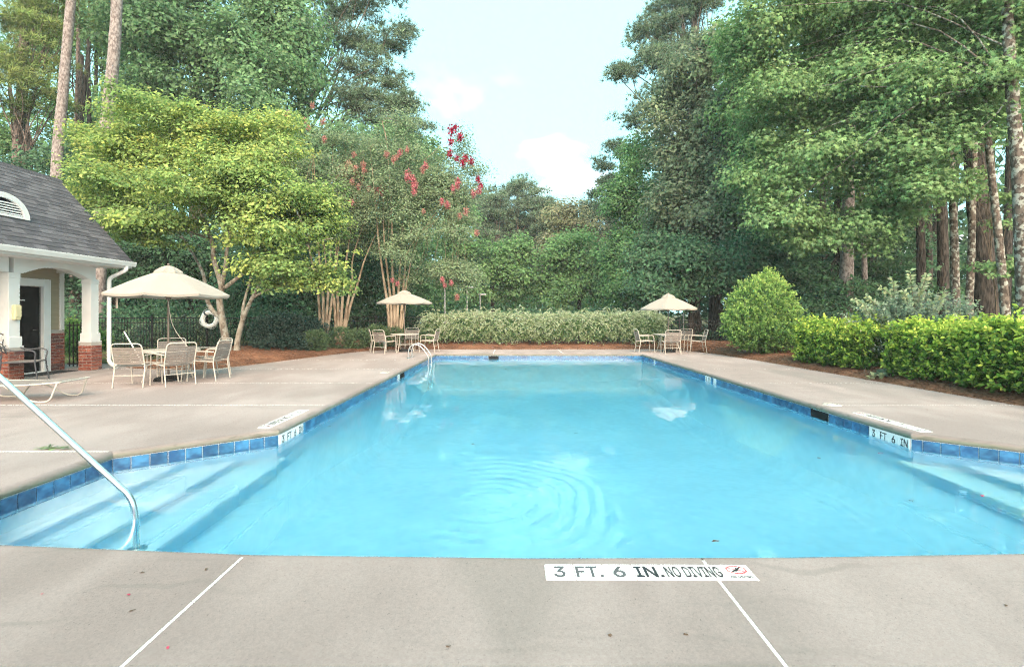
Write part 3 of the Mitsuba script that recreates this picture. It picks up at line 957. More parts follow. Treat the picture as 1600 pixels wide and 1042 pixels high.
def table(x, y, r, h, label, a=0.0):
    t = thing('patio_table', label, 'table', None)
    M = rz(a, (x, y, 0))
    part(t, 'tabletop', moved(lathe([(0, h), (r - 0.02, h), (r, h - 0.008), (r, h - 0.028), (r - 0.012, h - 0.034), (r - 0.10, h - 0.026), (0, h - 0.026)], 40), M), 'table_top', 30)
    for k in range(4):
        q = math.pi / 4 + k * math.pi / 2
        c, s = math.cos(q), math.sin(q)
        leg = fillet([(c * (r - 0.20), s * (r - 0.20), h - 0.03), (c * (r - 0.20), s * (r - 0.20), h * 0.45), (c * (r - 0.10), s * (r - 0.10), 0)], 0.15, 5)
        part(t, 'leg', moved(tube(leg, 0.015, 8), M), 'cream_frame', True)
    ringp = [(math.cos(q) * (r - 0.20), math.sin(q) * (r - 0.20), h * 0.42) for q in np.linspace(0, 2 * math.pi, 25)]
    part(t, 'leg_ring', moved(tube(ringp, 0.010, 6), M), 'cream_frame', True)


def umbrella(x, y, R, ztop, zrim, label, vent, a=0.0, cord=None, tilt=(0, 0)):
    t = thing('patio_umbrella', label, 'umbrella')
    base = rz(a, (x, y, 0))
    n, sub = 8, 6
    drop = 0.0

    def canopy(r0, r1, z0, z1, flap):
        rows = [r0 + (r1 - r0) * k / 5 for k in range(6)]
        V, ring_n = [], n * sub
        for i, r in enumerate(rows):
            tt = (r - r0) / (r1 - r0)
            for j in range(ring_n):
                q = 2 * math.pi * j / ring_n
                ph = (j % sub) / sub
                k = math.cos(math.pi / n) / math.cos((ph - 0.5) * 2 * math.pi / n)     # straight hems between the ribs
                bulge = math.sin(math.pi * ph)
                z = z0 + (z1 - z0) * tt ** 1.04 - 0.035 * bulge * tt * (R / 1.3) + 0.02 * math.sin(math.pi * tt)
                V.append((r * k * math.cos(q), r * k * math.sin(q), z))
        m = strip([np.array(V[i * ring_n:(i + 1) * ring_n]) for i in range(6)])
        hem = np.array(V[5 * ring_n:])
        low = hem * np.array([0.995, 0.995, 1]) + np.array([0, 0, -flap])
        # the hem's lower edge curls a little between the ribs
        hm = strip([hem, low])
        return cat(m, hm)
    rv = 0.155 * R if vent else 0.0
    zc = ztop - 0.05
    kv = (zc - zrim) / R
    can = part(t, 'canopy', moved(canopy(0.11 * R, R, zc - 0.11 * R * kv, zrim + 0.045, 0.045), base), 'canvas', 30)
    part(t, 'vent_cap', moved(canopy(0.012, 0.235 * R, zc + 0.045, zc - 0.235 * R * kv + 0.055, 0.03), base), 'canvas', 30)
    part(t, 'finial', moved(lathe([(0, ztop + 0.045), (0.02, ztop + 0.04), (0.028, ztop + 0.02), (0.02, ztop), (0.012, ztop - 0.02), (0, ztop - 0.02)], 12), base), 'bronze_pole', 40)
    part(t, 'pole', moved(tube([(0, 0, 0.05), (0, 0, zrim + 0.1), (0, 0, ztop)], 0.020, 12), base), 'bronze_pole', True)
    part(t, 'base', moved(lathe([(0, 0.11), (0.03, 0.11), (0.035, 0.10), (0.20, 0.075), (0.25, 0.05), (0.265, 0.0)], 28), base), 'black_iron', 35)
    hz_ = zrim - 0.02
    for k in range(n):
        q = 2 * math.pi * k / n
        c, s = math.cos(q), math.sin(q)
        z = lambda rr: zc + (zrim + 0.045 - zc) * (rr / R) - 0.012
        part(t, 'rib', moved(tube([(0.03 * c, 0.03 * s, zc - 0.04), (R * 0.985 * c, R * 0.985 * s, z(R) - 0.004)], 0.008, 5), base), 'bronze_pole')
        part(t, 'strut', moved(tube([(0.03 * c, 0.03 * s, hz_), (R * 0.5 * c, R * 0.5 * s, z(R * 0.5) - 0.01)], 0.007, 5), base), 'bronze_pole')
    part(t, 'runner', moved(lathe([(0, hz_ + 0.03), (0.04, hz_ + 0.03), (0.045, hz_ - 0.03), (0.03, hz_ - 0.05), (0, hz_ - 0.05)], 14), base), 'bronze_pole', 35)
    return t


G1, G2, G3 = 'chairs around the near left umbrella table', 'chairs around the far left umbrella table', 'chairs around the far right umbrella table'
# near left
tx, ty = -7.26, 10.20
table(tx, ty, 0.58, 0.65, 'round cream table under the largest umbrella by the pool house', 0.2)
u1 = umbrella(tx, ty, 1.16, 2.44, 1.77, 'large beige umbrella over the table next to the pool house', True, 0.28)
part(u1, 'cord', tube(curve([(tx + 0.02, ty - 0.05, 1.72), (tx + 0.28, ty - 0.25, 1.15), (tx + 0.75, ty - 0.42, 0.66)], 8), 0.006, 5), 'cream_frame', True)
part(u1, 'tie_strap', cbox(tx - 0.53, tx - 0.485, ty - 0.72, ty - 0.715, 1.52, 1.74, 0.002), 'canvas')
chair(-7.30, 9.42, 6, 'leftmost cream strap chair at the near left table, back turned to the camera', G1)
chair(-6.72, 9.58, 60, 'cream strap chair nearest the pool at the near left table, seen from behind', G1)
chair(-7.72, 10.98, -143, 'cream strap chair behind the near left table, facing the camera', G1)
chair(-6.88, 11.05, 150, 'cream strap chair at the far right of the near left table, facing the camera', G1)
chair(-6.46, 10.30, 92, 'rightmost cream strap chair at the near left table, turned sideways', G1)
# far left
tx, ty = -3.96, 18.0
table(tx, ty, 0.52, 0.67, 'round cream table under the far left umbrella by the ladder', 0.4)
umbrella(tx, ty, 1.03, 2.30, 1.79, 'beige umbrella beyond the chrome ladder at the far left pool corner', True, 0.1)
chair(-4.98, 18.15, -70, 'leftmost strap chair at the far left table', G2)
chair(-4.50, 17.25, -28, 'strap chair with its back to the camera at the far left table', G2)
chair(-3.02, 17.95, 82, 'strap chair facing left at the far left table, next to the ladder', G2)
chair(-3.95, 18.95, 175, 'strap chair half hidden behind the far left table', G2)
# far right
tx, ty = 5.90, 17.9
table(tx, ty, 0.55, 0.67, 'round cream table under the far right umbrella', 0.1)
umbrella(tx, ty, 1.02, 2.17, 1.57, 'beige umbrella over the far right table in front of the clipped hedge', False, 0.35)
chair(4.98, 17.75, -88, 'strap chair seen from its side at the left of the far right table', G3)
chair(5.73, 17.10, -4, 'strap chair with its back to the camera at the far right table', G3)
chair(6.55, 18.35, 128, 'strap chair facing the camera behind the far right table', G3)
chair(6.85, 17.62, 80, 'rightmost strap chair at the far right table, facing left', G3)

# ------------------------------------------------------------------ the chaise and the iron chair by the pool house
t = thing('chaise_lounge', 'low cream strap chaise lounge standing on the left deck below the pool house', 'chaise lounge')
CM = rz(math.radians(188), (-7.2, 7.95, 0))       # x runs from the foot to the head
for s in (-0.32, 0.32):
    part(t, 'side_rail', moved(tube(fillet([(0.0, s, 0.315), (0.55, s, 0.275), (1.25, s, 0.29), (2.0, s, 0.30)], 0.2, 5), 0.0135, 8), CM), 'cream_frame', True)
    part(t, 'sled_leg', moved(tube(fillet([(0.04, s, 0.31), (0.14, s * 1.05, 0.012), (0.36, s * 1.08, 0.014), (0.78, s, 0.27)], 0.09, 6), 0.0135, 8), CM), 'cream_frame', True)
    part(t, 'sled_leg', moved(tube(fillet([(0.86, s, 0.275), (1.05, s * 1.05, 0.012), (1.35, s * 1.08, 0.014), (1.75, s, 0.29)], 0.09, 6), 0.0135, 8), CM), 'cream_frame', True)
    part(t, 'back_rail', moved(tube(fillet([(1.22, s * 0.94, 0.30), (1.95, s * 0.94, 0.78)], 0.1, 4), 0.0125, 8), CM), 'cream_frame', True)
part(t, 'foot_bar', moved(tube([(0.0, -0.32, 0.315), (0.0, 0.32, 0.315)], 0.0135, 8), CM), 'cream_frame', True)
part(t, 'head_bar', moved(tube([(1.95, -0.30, 0.78), (1.95, 0.30, 0.78)], 0.0125, 8), CM), 'cream_frame', True)
for k in range(19):
    x = 0.06 + k * 0.062
    z = (0.31 - 0.035 * min(1, x / 0.55)) + 0.012
    part(t, 'strap', moved(cbox(x, x + 0.05, -0.325, 0.325, z - 0.003, z + 0.003, 0.002), CM), 'taupe_strap')
for k in range(13):
    q = (k + 0.5) / 13
    c = np.array([1.24 + 0.70 * q, 0, 0.315 + 0.46 * q])
    m = box(-0.024, 0.024, -0.31, 0.31, -0.003, 0.003)
    m.apply_transform(trimesh.transformations.rotation_matrix(-math.atan2(0.48, 0.73), (0, 1, 0)))
    m.apply_translation(c)
    part(t, 'strap', moved(m, CM), 'taupe_strap')

t = thing('iron_chair', 'dark wrought iron armchair with a scrolled back in front of the pool house door', 'chair')
IM = rz(math.radians(-62), (-10.12, 10.0, 0))     # faces +y of its frame, towards the pool
W = 0.29
for s in (-1, 1):
    part(t, 'rear_leg', moved(tube(curve([(s * W * 0.95, -0.33, 0), (s * W * 0.97, -0.26, 0.42), (s * W, -0.30, 0.70), (s * W * 0.98, -0.38, 0.95)], 5), 0.014, 8), IM), 'grey_iron', True)
    part(t, 'arm', moved(tube(curve([(s * W, -0.37, 0.93), (s * W * 1.06, -0.26, 0.76), (s * W * 1.12, -0.08, 0.665), (s * W * 1.12, 0.18, 0.66), (s * W * 1.10, 0.265, 0.60), (s * W * 1.02, 0.25, 0.42), (s * W * 1.05, 0.30, 0.0)], 6), 0.014, 8), IM), 'grey_iron', True)
part(t, 'seat', moved(cbox(-W, W, -0.25, 0.25, 0.405, 0.43, 0.012), IM), 'taupe_strap', label='woven taupe sling seat')
part(t, 'seat_rail', moved(tube(fillet([(-W, -0.26, 0.42), (-W, 0.26, 0.42), (W, 0.26, 0.42), (W, -0.26, 0.42), (-W, -0.26, 0.42)], 0.04, 4), 0.013, 8), IM), 'grey_iron', True)
part(t, 'top_rail', moved(tube(curve([(-W * .98, -0.38, 0.95), (-0.12, -0.40, 1.0), (0.12, -0.40, 1.0), (W * .98, -0.38, 0.95)], 6), 0.014, 8), IM), 'grey_iron', True)
part(t, 'back_scroll', moved(tube([(0.10 * math.cos(q), -0.33 - 0.04 * math.sin(q), 0.70 + 0.10 * math.sin(q)) for q in np.linspace(0, 2 * math.pi, 21)], 0.009, 6), IM), 'grey_iron', True)
for s in (-1, 1):
    part(t, 'back_scroll', moved(tube(curve([(s * W * .9, -0.385, 0.93), (s * 0.10, -0.36, 0.82), (s * 0.05, -0.33, 0.70), (s * 0.12, -0.30, 0.56), (s * W * .95, -0.265, 0.45)], 6), 0.009, 6), IM), 'grey_iron', True)
    part(t, 'back_scroll', moved(tube(curve([(s * W * .95, -0.30, 0.68), (s * 0.16, -0.33, 0.74), (s * 0.02, -0.33, 0.70), (s * 0.16, -0.325, 0.64), (s * W * .95, -0.30, 0.68)], 5), 0.008, 6), IM), 'grey_iron', True)
# ------------------------------------------------------------------ ground and planting beds
base = sg.Polygon([(-260, -60), (260, -60), (260, 320), (-260, 320)]).difference(sg.Polygon(inset(OUT, 0.30)))
struct('ground', prism(base, -0.3, -0.14), 'forest_litter')
deck_full = sg.Polygon(deck_out.exterior)
BEDS = [sg.Polygon([(-10.2, 12.2), (-10.2, 17.4), (-8.0, 19.5), (-6.5, 21.8), (-3.4, 21.8), (-3.4, 20.0), (-3.4, 18.0), (-6, 12.0)]), sg.Polygon([(-3.42, 19.0), (-3.42, 21.2), (9.9, 21.2), (9.9, 18.0), (6, 18.0)]),
        sg.Polygon([(7.0, 19.6), (9.9, 19.6), (10.4, 2.0), (8, 2.0)])]


def bed_z(x, y):
    d = shapely.distance(shapely.points(np.ravel(x), np.ravel(y)), deck_full).reshape(np.shape(x))
    n = meshkit.fbm(np.stack([np.asarray(x) * 2.4, np.asarray(y) * 2.4, 0 * np.asarray(x)], -1), 3, 8)
    return -0.03 + 0.13 * np.clip(d / 0.35, 0, 1) ** 0.7 * (0.45 + 0.9 * n) + 0.05 * np.clip(d, 0, 3)


NEED_V, NEED_F = [], []
r = np.random.default_rng(61)
for i, b in enumerate(BEDS):
    p = b.difference(deck_full.buffer(-0.03))
    x0, y0, x1, y1 = p.bounds
    X, Y = np.meshgrid(np.arange(x0, x1 + 0.1, 0.10), np.arange(y0, y1 + 0.1, 0.10), indexing='ij')
    m = grid_mesh(X, Y, bed_z(X, Y))
    c = m.vertices[m.faces].mean(1)
    m.update_faces(shapely.contains_xy(p, c[:, 0], c[:, 1]))
    m.remove_unreferenced_vertices()
    m = trimesh.Trimesh(m.vertices, m.faces, process=False)
    struct('mulch_bed', m, 'pine_straw', True, label=['bed of orange brown pine straw under the maple and shrubs', 'narrow pine straw strip under the far hedge', 'pine straw strip along the right hedges'][i])
    n = int(p.area * (420 if i == 2 else 260))
    q = np.column_stack([r.uniform(x0, x1, n * 2), r.uniform(y0, y1, n * 2)])
    q = q[shapely.contains_xy(b.difference(deck_full.buffer(0.02 if i == 1 else -0.05)), q[:, 0], q[:, 1])]
    z = bed_z(q[:, 0], q[:, 1]) + r.uniform(0.0, 0.035, len(q))
    a = r.uniform(0, np.pi, len(q))
    L = r.uniform(0.06, 0.14, len(q))
    d = np.stack([np.cos(a) * L, np.sin(a) * L, r.normal(0, 0.025, len(q))], 1)
    s = np.stack([-np.sin(a), np.cos(a), r.normal(0, .3, len(q))], 1) * 0.004
    P = np.column_stack([q, z])
    P[:, 2] = np.maximum(P[:, 2], 0.006)
    o = sum(map(len, NEED_V))
    NEED_V.append(np.stack([P - s, P + s, P + d], 1).reshape(-1, 3))
    NEED_F.append(np.arange(len(P) * 3).reshape(-1, 3) + o)
k = struct('straw_needles', trimesh.Trimesh(np.vstack(NEED_V), np.vstack(NEED_F), process=False), 'pine_straw', kind='stuff', label='loose pine straw needles lying on the beds')
labels[k]['category'] = 'mulch'
# ------------------------------------------------------------------ foliage
def tmpl_kite(w=0.30, fold=0.10):
    return np.array([(0, 0, 0), (0.42, -w, fold), (1, 0, 0), (0.42, w, fold)]), np.array([(0, 1, 2), (0, 2, 3)])


def tmpl_oval(w=0.27, fold=0.06):
    return np.array([(0, 0, 0), (0.3, -w, fold), (0.74, -w * .78, fold), (1, 0, 0), (0.74, w * .78, fold), (0.3, w, fold)]), np.array([(0, 1, 2), (0, 2, 3), (0, 3, 4), (0, 4, 5)])


def tmpl_star():
    V, Fc = [], []
    for a, l in ((0, 1.0), (56, 0.88), (-56, 0.88), (112, 0.58), (-112, 0.58)):
        a = math.radians(a)
        c, s = math.cos(a), math.sin(a)
        w = 0.17
        i = len(V)
        V += [(0.30 - 0.12 * c - w * -s * 1.0, -0.12 * s - w * c, 0.03), (0.30 + 0.70 * l * c, 0.70 * l * s, -0.07), (0.30 - 0.12 * c + w * -s, -0.12 * s + w * c, 0.03)]
        Fc.append((i, i + 1, i + 2))
    return np.array(V), np.array(Fc)


def tmpl_tuft(seed, n=9, w=0.045, spread=0.95):
    r = np.random.default_rng(seed)
    V, Fc = [], []
    for k in range(n):
        th = spread * math.sqrt((k + 0.5) / n)
        ph = 2.4 * k + r.uniform(-.3, .3)
        d = np.array([math.cos(th), math.sin(th) * math.cos(ph), math.sin(th) * math.sin(ph)])
        side = np.cross(d, r.normal(size=3))
        side /= np.linalg.norm(side)
        l = r.uniform(0.75, 1.0)
        i = len(V)
        V += [-side * w * 0.7, side * w * 0.7, d * l * 0.55 + side * w * 0.9, d * l, d * l * 0.55 - side * w * 0.9]
        Fc += [(i, i + 1, i + 2), (i, i + 2, i + 4), (i + 4, i + 2, i + 3)]
    return np.array(V), np.array(Fc)


def tmpl_needle(n=8, w=0.05, seed=1, spread=1.0):
    r = np.random.default_rng(seed)
    V, Fc = [], []
    for k in range(n):
        th = spread * math.sqrt((k + 0.5) / n)
        ph = 2.4 * k
        d = np.array([math.cos(th), math.sin(th) * math.cos(ph), math.sin(th) * math.sin(ph)])
        side = np.cross(d, r.normal(size=3))
        side /= np.linalg.norm(side)
        i = len(V)
        V += [-side * w, side * w, d * r.uniform(.75, 1)]
        Fc.append((i, i + 1, i + 2))
    return np.array(V), np.array(Fc)


KITE, SLIM, OVAL, STAR, NEEDLE = tmpl_kite(), tmpl_kite(0.20, 0.06), tmpl_oval(), tmpl_star(), tmpl_needle()


def unit(v):
    return v / (np.linalg.norm(v, axis=-1, keepdims=True) + 1e-12)


def leaf_mesh(pos, nrm, d, size, tmpl, col):
    """One leaf for each row; col is per leaf."""
    V, Fc = tmpl
    nrm = unit(nrm)
    d = unit(d - nrm * (d * nrm).sum(1, keepdims=True))
    b = np.cross(nrm, d)
    size = np.broadcast_to(size, (len(pos),))[:, None, None]
    W = pos[:, None] + size * (V[None, :, 0:1] * d[:, None] + V[None, :, 1:2] * b[:, None] + V[None, :, 2:3] * nrm[:, None])
    k = len(V)
    F_ = (Fc[None] + (np.arange(len(pos)) * k)[:, None, None]).reshape(-1, 3)
    return W.reshape(-1, 3), F_, np.repeat(np.clip(col, 0.002, 0.95), k, axis=0)


def palette(r, cols, t, jit=0.16):
    """Colours along the list at t (0..1), each leaf a little lighter or darker."""
    cols = np.array(cols, float) * 1.28
    t = np.clip(t, 0, 1) * (len(cols) - 1)
    i = np.minimum(t.astype(int), len(cols) - 2)
    f = (t - i)[:, None]
    c = cols[i] * (1 - f) + cols[i + 1] * f
    return c * np.exp(r.normal(0, jit, (len(t), 1))) * np.exp(r.normal(0, 0.05, (len(t), 3)))


def clump_centres(r, blobs, n, shell=0.45, face=True, under=0.6, explode=5):
    blobs = np.array([(*b[:6], b[6] if len(b) > 6 else 1.0) for b in blobs], float)
    if explode:       # each lobe of the crown is broken into smaller boughs of uneven size
        big = np.repeat(blobs, explode, axis=0)
        q = unit(r.normal(size=(len(big), 3))) * (r.random((len(big), 1)) ** 0.4)
        big[:, :3] += q * big[:, 3:6] * np.array([0.8, 0.8, 1.0])
        big[:, 3:6] *= (r.uniform(0.34, 0.66, (len(big), 1)) * np.array([1.0, 1.0, 1.05]))
        blobs = big
    w = (blobs[:, 3] * blobs[:, 5] * (blobs[:, 6] if blobs.shape[1] > 6 else 1.0))
    out = []
    while len(out) < n:
        m = n * 3
        b = blobs[r.choice(len(blobs), m, p=(w / w.sum()))]
        q = unit(r.normal(size=(m, 3)))
        to = unit(-b[:, :2])
        cosv = (q[:, :2] * to).sum(1)
        ok = (cosv > -0.2) | (r.random(m) < 0.30) if face else np.ones(m, bool)
        ok &= (q[:, 2] > -0.45) | (r.random(m) < under)
        rad = 1 - (1 - shell) * r.random(m) ** 1.3 if shell < 1 else np.ones(m)
        c = b[:, :3] + q * b[:, 3:6] * rad[:, None]
        out += list(np.hstack([c, q])[ok])
    return np.array(out[:n])


def leaves_at(r, cen, per, cr, size, tmpl, cols, flat=0.85, up=0.35, droop=0.25, bias=0.0, tcl=0.5, jit=0.16, outw=0.9):
    """Clumps of leaves round the centres: the colour runs along cols by clump and by leaf."""
    n = len(cen)
    rad = cr * np.exp(r.normal(0, 0.30, n))
    cnt = np.maximum(3, (per * (rad / cr) ** 2 * r.uniform(0.6, 1.4, n)).astype(int))
    ci = np.repeat(np.arange(n), cnt)
    m = len(ci)
    q = unit(r.normal(size=(m, 3)))
    q[:, 2] = np.where(q[:, 2] < -0.3, -q[:, 2] * r.random(m), q[:, 2])
    pos = cen[ci, :3] + q * (rad[ci] * r.random(m) ** 0.42)[:, None] * np.array([1, 1, flat])
    nrm = np.array([0, 0, up]) + outw * (q + cen[ci, 3:6]) * 0.6 + r.normal(0, 0.42, (m, 3))
    d = r.normal(size=(m, 3)) + q * 0.9 - np.array([0, 0, droop])
    tc = r.random(n)[ci]
    t = bias + tcl * tc + (1 - tcl) * r.random(m)
    return leaf_mesh(pos, nrm, d, size * np.exp(r.normal(0, 0.18, m)), tmpl, palette(r, cols, t, jit))


def tufts_at(r, cen, per, cr, size, cols, tmpl=None, flat=0.5, jit=0.18):
    """Pine foliage: needle tufts at the twig ends, pointing up and outwards."""
    n = len(cen)
    ci = np.repeat(np.arange(n), per)
    m = len(ci)
    q = unit(r.normal(size=(m, 3)))
    q[:, 2] = np.abs(q[:, 2]) * 0.9 - 0.15
    pos = cen[ci, :3] + q * (cr * r.random(m) ** 0.5)[:, None] * np.array([1, 1, flat])
    d = q + cen[ci, 3:6] * 0.5 + np.array([0, 0, 0.55]) + r.normal(0, 0.25, (m, 3))
    return leaf_mesh(pos, r.normal(size=(m, 3)), d, size * np.exp(r.normal(0, 0.2, m)), tmpl or NEEDLE, palette(r, cols, 0.55 * r.random(n)[ci] + 0.45 * r.random(m), jit))


def join(*parts):
    V, Fc, Cc, o = [], [], [], 0
    for v, f, c in parts:
        V.append(v)
        Fc.append(f + o)
        Cc.append(c)
        o += len(v)
    return trimesh.Trimesh(np.vstack(V), np.vstack(Fc), process=False), np.vstack(Cc)


def bole(pts, r0, r1, sides=10, seed=0, flare=1.5, rough=0.06, n=7):
    """A trunk: tapered, bent, with a flared foot and a surface that is not quite round."""
    P = curve(pts, n)
    s = np.linspace(0, 1, len(P))
    R = r0 * (1 - s) + r1 * s
    R = R * (1 + (flare - 1) * np.exp(-s * 14))
    m = tube(P, R, sides)
    c = np.vstack([np.repeat(P, sides, axis=0), P[:1], P[-1:]])
    off = m.vertices - c
    k = meshkit.fbm(m.vertices * np.array([3.0, 3.0, 0.9]) + seed * 3.1, 3) - 0.5
    m.vertices = c + off * (1 + rough * 4 * k)[:, None]
    return m


def limb(r, a, b, r0, r1, sag=0.12, sides=6, n=4):
    a, b = np.array(a, float), np.array(b, float)
    L = np.linalg.norm(b - a)
    m1 = a * 0.66 + b * 0.34 + r.normal(0, 0.05 * L, 3) + np.array([0, 0, sag * L])
    m2 = a * 0.3 + b * 0.7 + r.normal(0, 0.05 * L, 3) + np.array([0, 0, sag * L * 0.8])
    P = curve([a, m1, m2, b], n)
    return tube(P, np.linspace(r0, r1, len(P)), sides)


def B(px, py, D, rx, ry, rd, w=1.0):
    """A lobe of a crown: centre and half-axes from its place and size in the survey."""
    c = at(px, py, D)
    return (*c, rx / F * D, rd, ry / F * D, w)


def tree(name, label, cat_, base, spine, r0, bark, blobs, seed, clumps, per, cr, size, cols, tmpl=KITE, r1=None, n_limbs=14, limb_r=0.05, group=None, leaf='leaf', sides=10, limb_lo=0.35,
         flare=1.5, sag=0.10, shell=0.3, rough=0.06, explode=8, **kw):
    r = np.random.default_rng(seed)
    t = thing(name, label, cat_, group)
    S = [np.array(base, float)] + [np.array(p, float) for p in spine]
    part(t, 'trunk', bole(S, r0, r1 if r1 else r0 * 0.4, sides, seed, flare, rough), bark, True)
    cen = clump_centres(r, blobs, clumps, shell, under=kw.pop('under', 0.6), explode=explode)
    P = curve(S, 8)
    if n_limbs:
        pick = cen[r.choice(len(cen), min(n_limbs, len(cen)), replace=False)]
        ms = []
        for c in pick:
            h = np.clip((c[2] - P[0, 2]) * r.uniform(0.45, 0.85) + P[0, 2], P[0, 2] + limb_lo * (P[-1, 2] - P[0, 2]), P[-1, 2])
            i = int(np.argmin(np.abs(P[:, 2] - h)))
            ms.append(limb(r, P[i], c[:3], limb_r * r.uniform(0.7, 1.2), limb_r * 0.22, sag))
        part(t, 'branches', cat(*ms), bark, True, stuff=True)
    if kw.pop('pine', False):
        m, c = join(tufts_at(r, cen, per, cr, size, cols, **kw))
        part(t, 'crown', m, 'needles', color=c, stuff=True)
    else:
        m, c = join(leaves_at(r, cen, per, cr, size, tmpl, cols, **kw))
        part(t, 'crown', m, leaf, color=c, stuff=True)
    return t, cen


GZ = -0.14
def foot(px, D):
    p = at(px, HZ, D)
    return (p[0], p[1], GZ)


# palettes (real leaf colours)
MAPLE = [(0.12, 0.20, 0.075), (0.22, 0.31, 0.105), (0.32, 0.385, 0.115), (0.44, 0.43, 0.115)]
TULIP = [(0.095, 0.175, 0.095), (0.140, 0.245, 0.125), (0.195, 0.315, 0.160)]
GUM = [(0.115, 0.195, 0.085), (0.180, 0.290, 0.125), (0.260, 0.385, 0.180)]
OAK = [(0.115, 0.155, 0.100), (0.170, 0.220, 0.140), (0.235, 0.285, 0.180)]
DARK = [(0.042, 0.092, 0.058), (0.075, 0.150, 0.088), (0.110, 0.205, 0.115)]
PINE = [(0.070, 0.110, 0.080), (0.110, 0.165, 0.110), (0.150, 0.215, 0.135)]
PINEY = [(0.110, 0.160, 0.065), (0.17, 0.23, 0.085), (0.24, 0.29, 0.105)]
MYRTLE = [(0.125, 0.180, 0.110), (0.180, 0.245, 0.145), (0.24, 0.31, 0.185)]
BROWNISH = [(0.175, 0.180, 0.115), (0.22, 0.23, 0.14), (0.27, 0.28, 0.165)]
FRESH = [(0.095, 0.185, 0.085), (0.145, 0.265, 0.115), (0.21, 0.34, 0.15)]

# ---- the yellow green maple, many stemmed
r = np.random.default_rng(21)
t = thing('maple_tree', 'yellow green maple with pale forked trunks and layered foliage beside the pool house', 'tree')
MB = [B(165, 235, 17, 62, 45, 1.6), B(235, 205, 16.5, 80, 48, 2), B(320, 200, 16.5, 85, 48, 2), B(410, 235, 16.2, 75, 50, 2), B(150, 300, 15.5, 48, 40, 1.4), B(235, 300, 15, 80, 50, 1.8),
      B(335, 300, 14.8, 90, 50, 2), B(430, 310, 15, 85, 50, 1.9), B(500, 372, 15.2, 62, 36, 1.5), B(430, 368, 14.6, 80, 32, 1.5), B(470, 430, 14.8, 72, 34, 1.3), B(262, 362, 14.2, 62, 22, 1.2),
      B(232, 372, 14.6, 55, 26, 1.0), B(530, 440, 15.3, 36, 32, 1.0), B(290, 255, 15.8, 90, 40, 1.6), B(380, 275, 15.4, 80, 40, 1.6), B(200, 265, 16, 70, 40, 1.5), B(470, 335, 15, 60, 36, 1.4), B(455, 448, 15.2, 45, 22, 0.9)]
cen = clump_centres(r, MB, 1400, 0.35, under=0.35, explode=7)
trunkA = [at(372, 556, 15.9) * [1, 1, 0] + [0, 0, 0.0], at(354, 520, 15.9), at(345, 470, 15.9), at(346, 448, 15.8)]
stems = [([at(358, 552, 15.9) * [1, 1, 0], at(350, 515, 15.9), at(343, 470, 15.9), at(346, 448, 15.8), at(334, 405, 15.6), at(330, 375, 15.5), at(300, 300, 15.6), at(280, 240, 16)], 0.13, 0.03),
         ([at(346, 448, 15.8), at(352, 420, 15.6), at(356, 385, 15.5), at(372, 330, 15.5), at(380, 260, 16)], 0.075, 0.025),
         ([at(350, 500, 15.9), at(332, 485, 16.1), at(322, 462, 16.2), at(318, 430, 16.4), at(300, 395, 16.6), at(255, 330, 16.5), at(190, 265, 16.6)], 0.085, 0.025),
         ([at(352, 449, 15.8), at(372, 434, 15.5), at(392, 418, 15.2), at(425, 402, 15.0), at(470, 385, 14.9), at(520, 372, 15)], 0.07, 0.02),
         ([at(392, 420, 15.2), at(412, 416, 15.0), at(440, 412, 14.9), at(490, 420, 14.9)], 0.04, 0.015),
         ([at(369, 557, 15.9) * [1, 1, 0], at(372, 528, 15.9), at(380, 498, 15.8), at(392, 470, 15.6), at(400, 455, 15.5), at(418, 425, 15.3), at(450, 375, 15.2)], 0.10, 0.025),
         ([at(378, 502, 15.8), at(380, 480, 15.8), at(386, 455, 15.8), at(392, 430, 15.9), at(400, 350, 16)], 0.06, 0.02),
         ([at(396, 465, 15.6), at(408, 458, 15.4), at(430, 448, 15.1), at(465, 440, 14.9)], 0.045, 0.015)]
for i, (pts, a, b) in enumerate(stems):
    m = bole(pts, a, b, 9, i, 1.25 if i in (0, 5) else 1.0, 0.05, 6)
    part(t, 'trunk' if i in (0, 5) else 'limb', m, 'maple_bark', True)
ends = np.array([p for pts, _, _ in stems for p in curve(pts, 3)[5:]])
ms = []
for c in cen[r.choice(len(cen), 60, replace=False)]:
    d = np.linalg.norm(ends - c[:3], axis=1) + 2 * np.maximum(0, ends[:, 2] - c[2])
    ms.append(limb(r, ends[np.argmin(d)], c[:3], 0.022, 0.006, 0.06, 5, 3))
part(t, 'branches', cat(*ms), 'maple_bark', True, stuff=True)
young = (cen[:, 2] > 5.6) & (r.random(len(cen)) < 0.7)        # the top boughs carry the yellowest leaves
m, c = join(leaves_at(r, cen[~young], 66, 0.44, 0.110, KITE, MAPLE, flat=0.7, up=0.5, droop=0.45, bias=-0.18, tcl=0.55, jit=0.17), leaves_at(r, cen[young], 66, 0.44, 0.110, KITE, MAPLE, flat=0.7, up=0.5, droop=0.45, bias=0.02, tcl=0.55, jit=0.17))
part(t, 'crown', m, 'leaf', color=c, stuff=True)


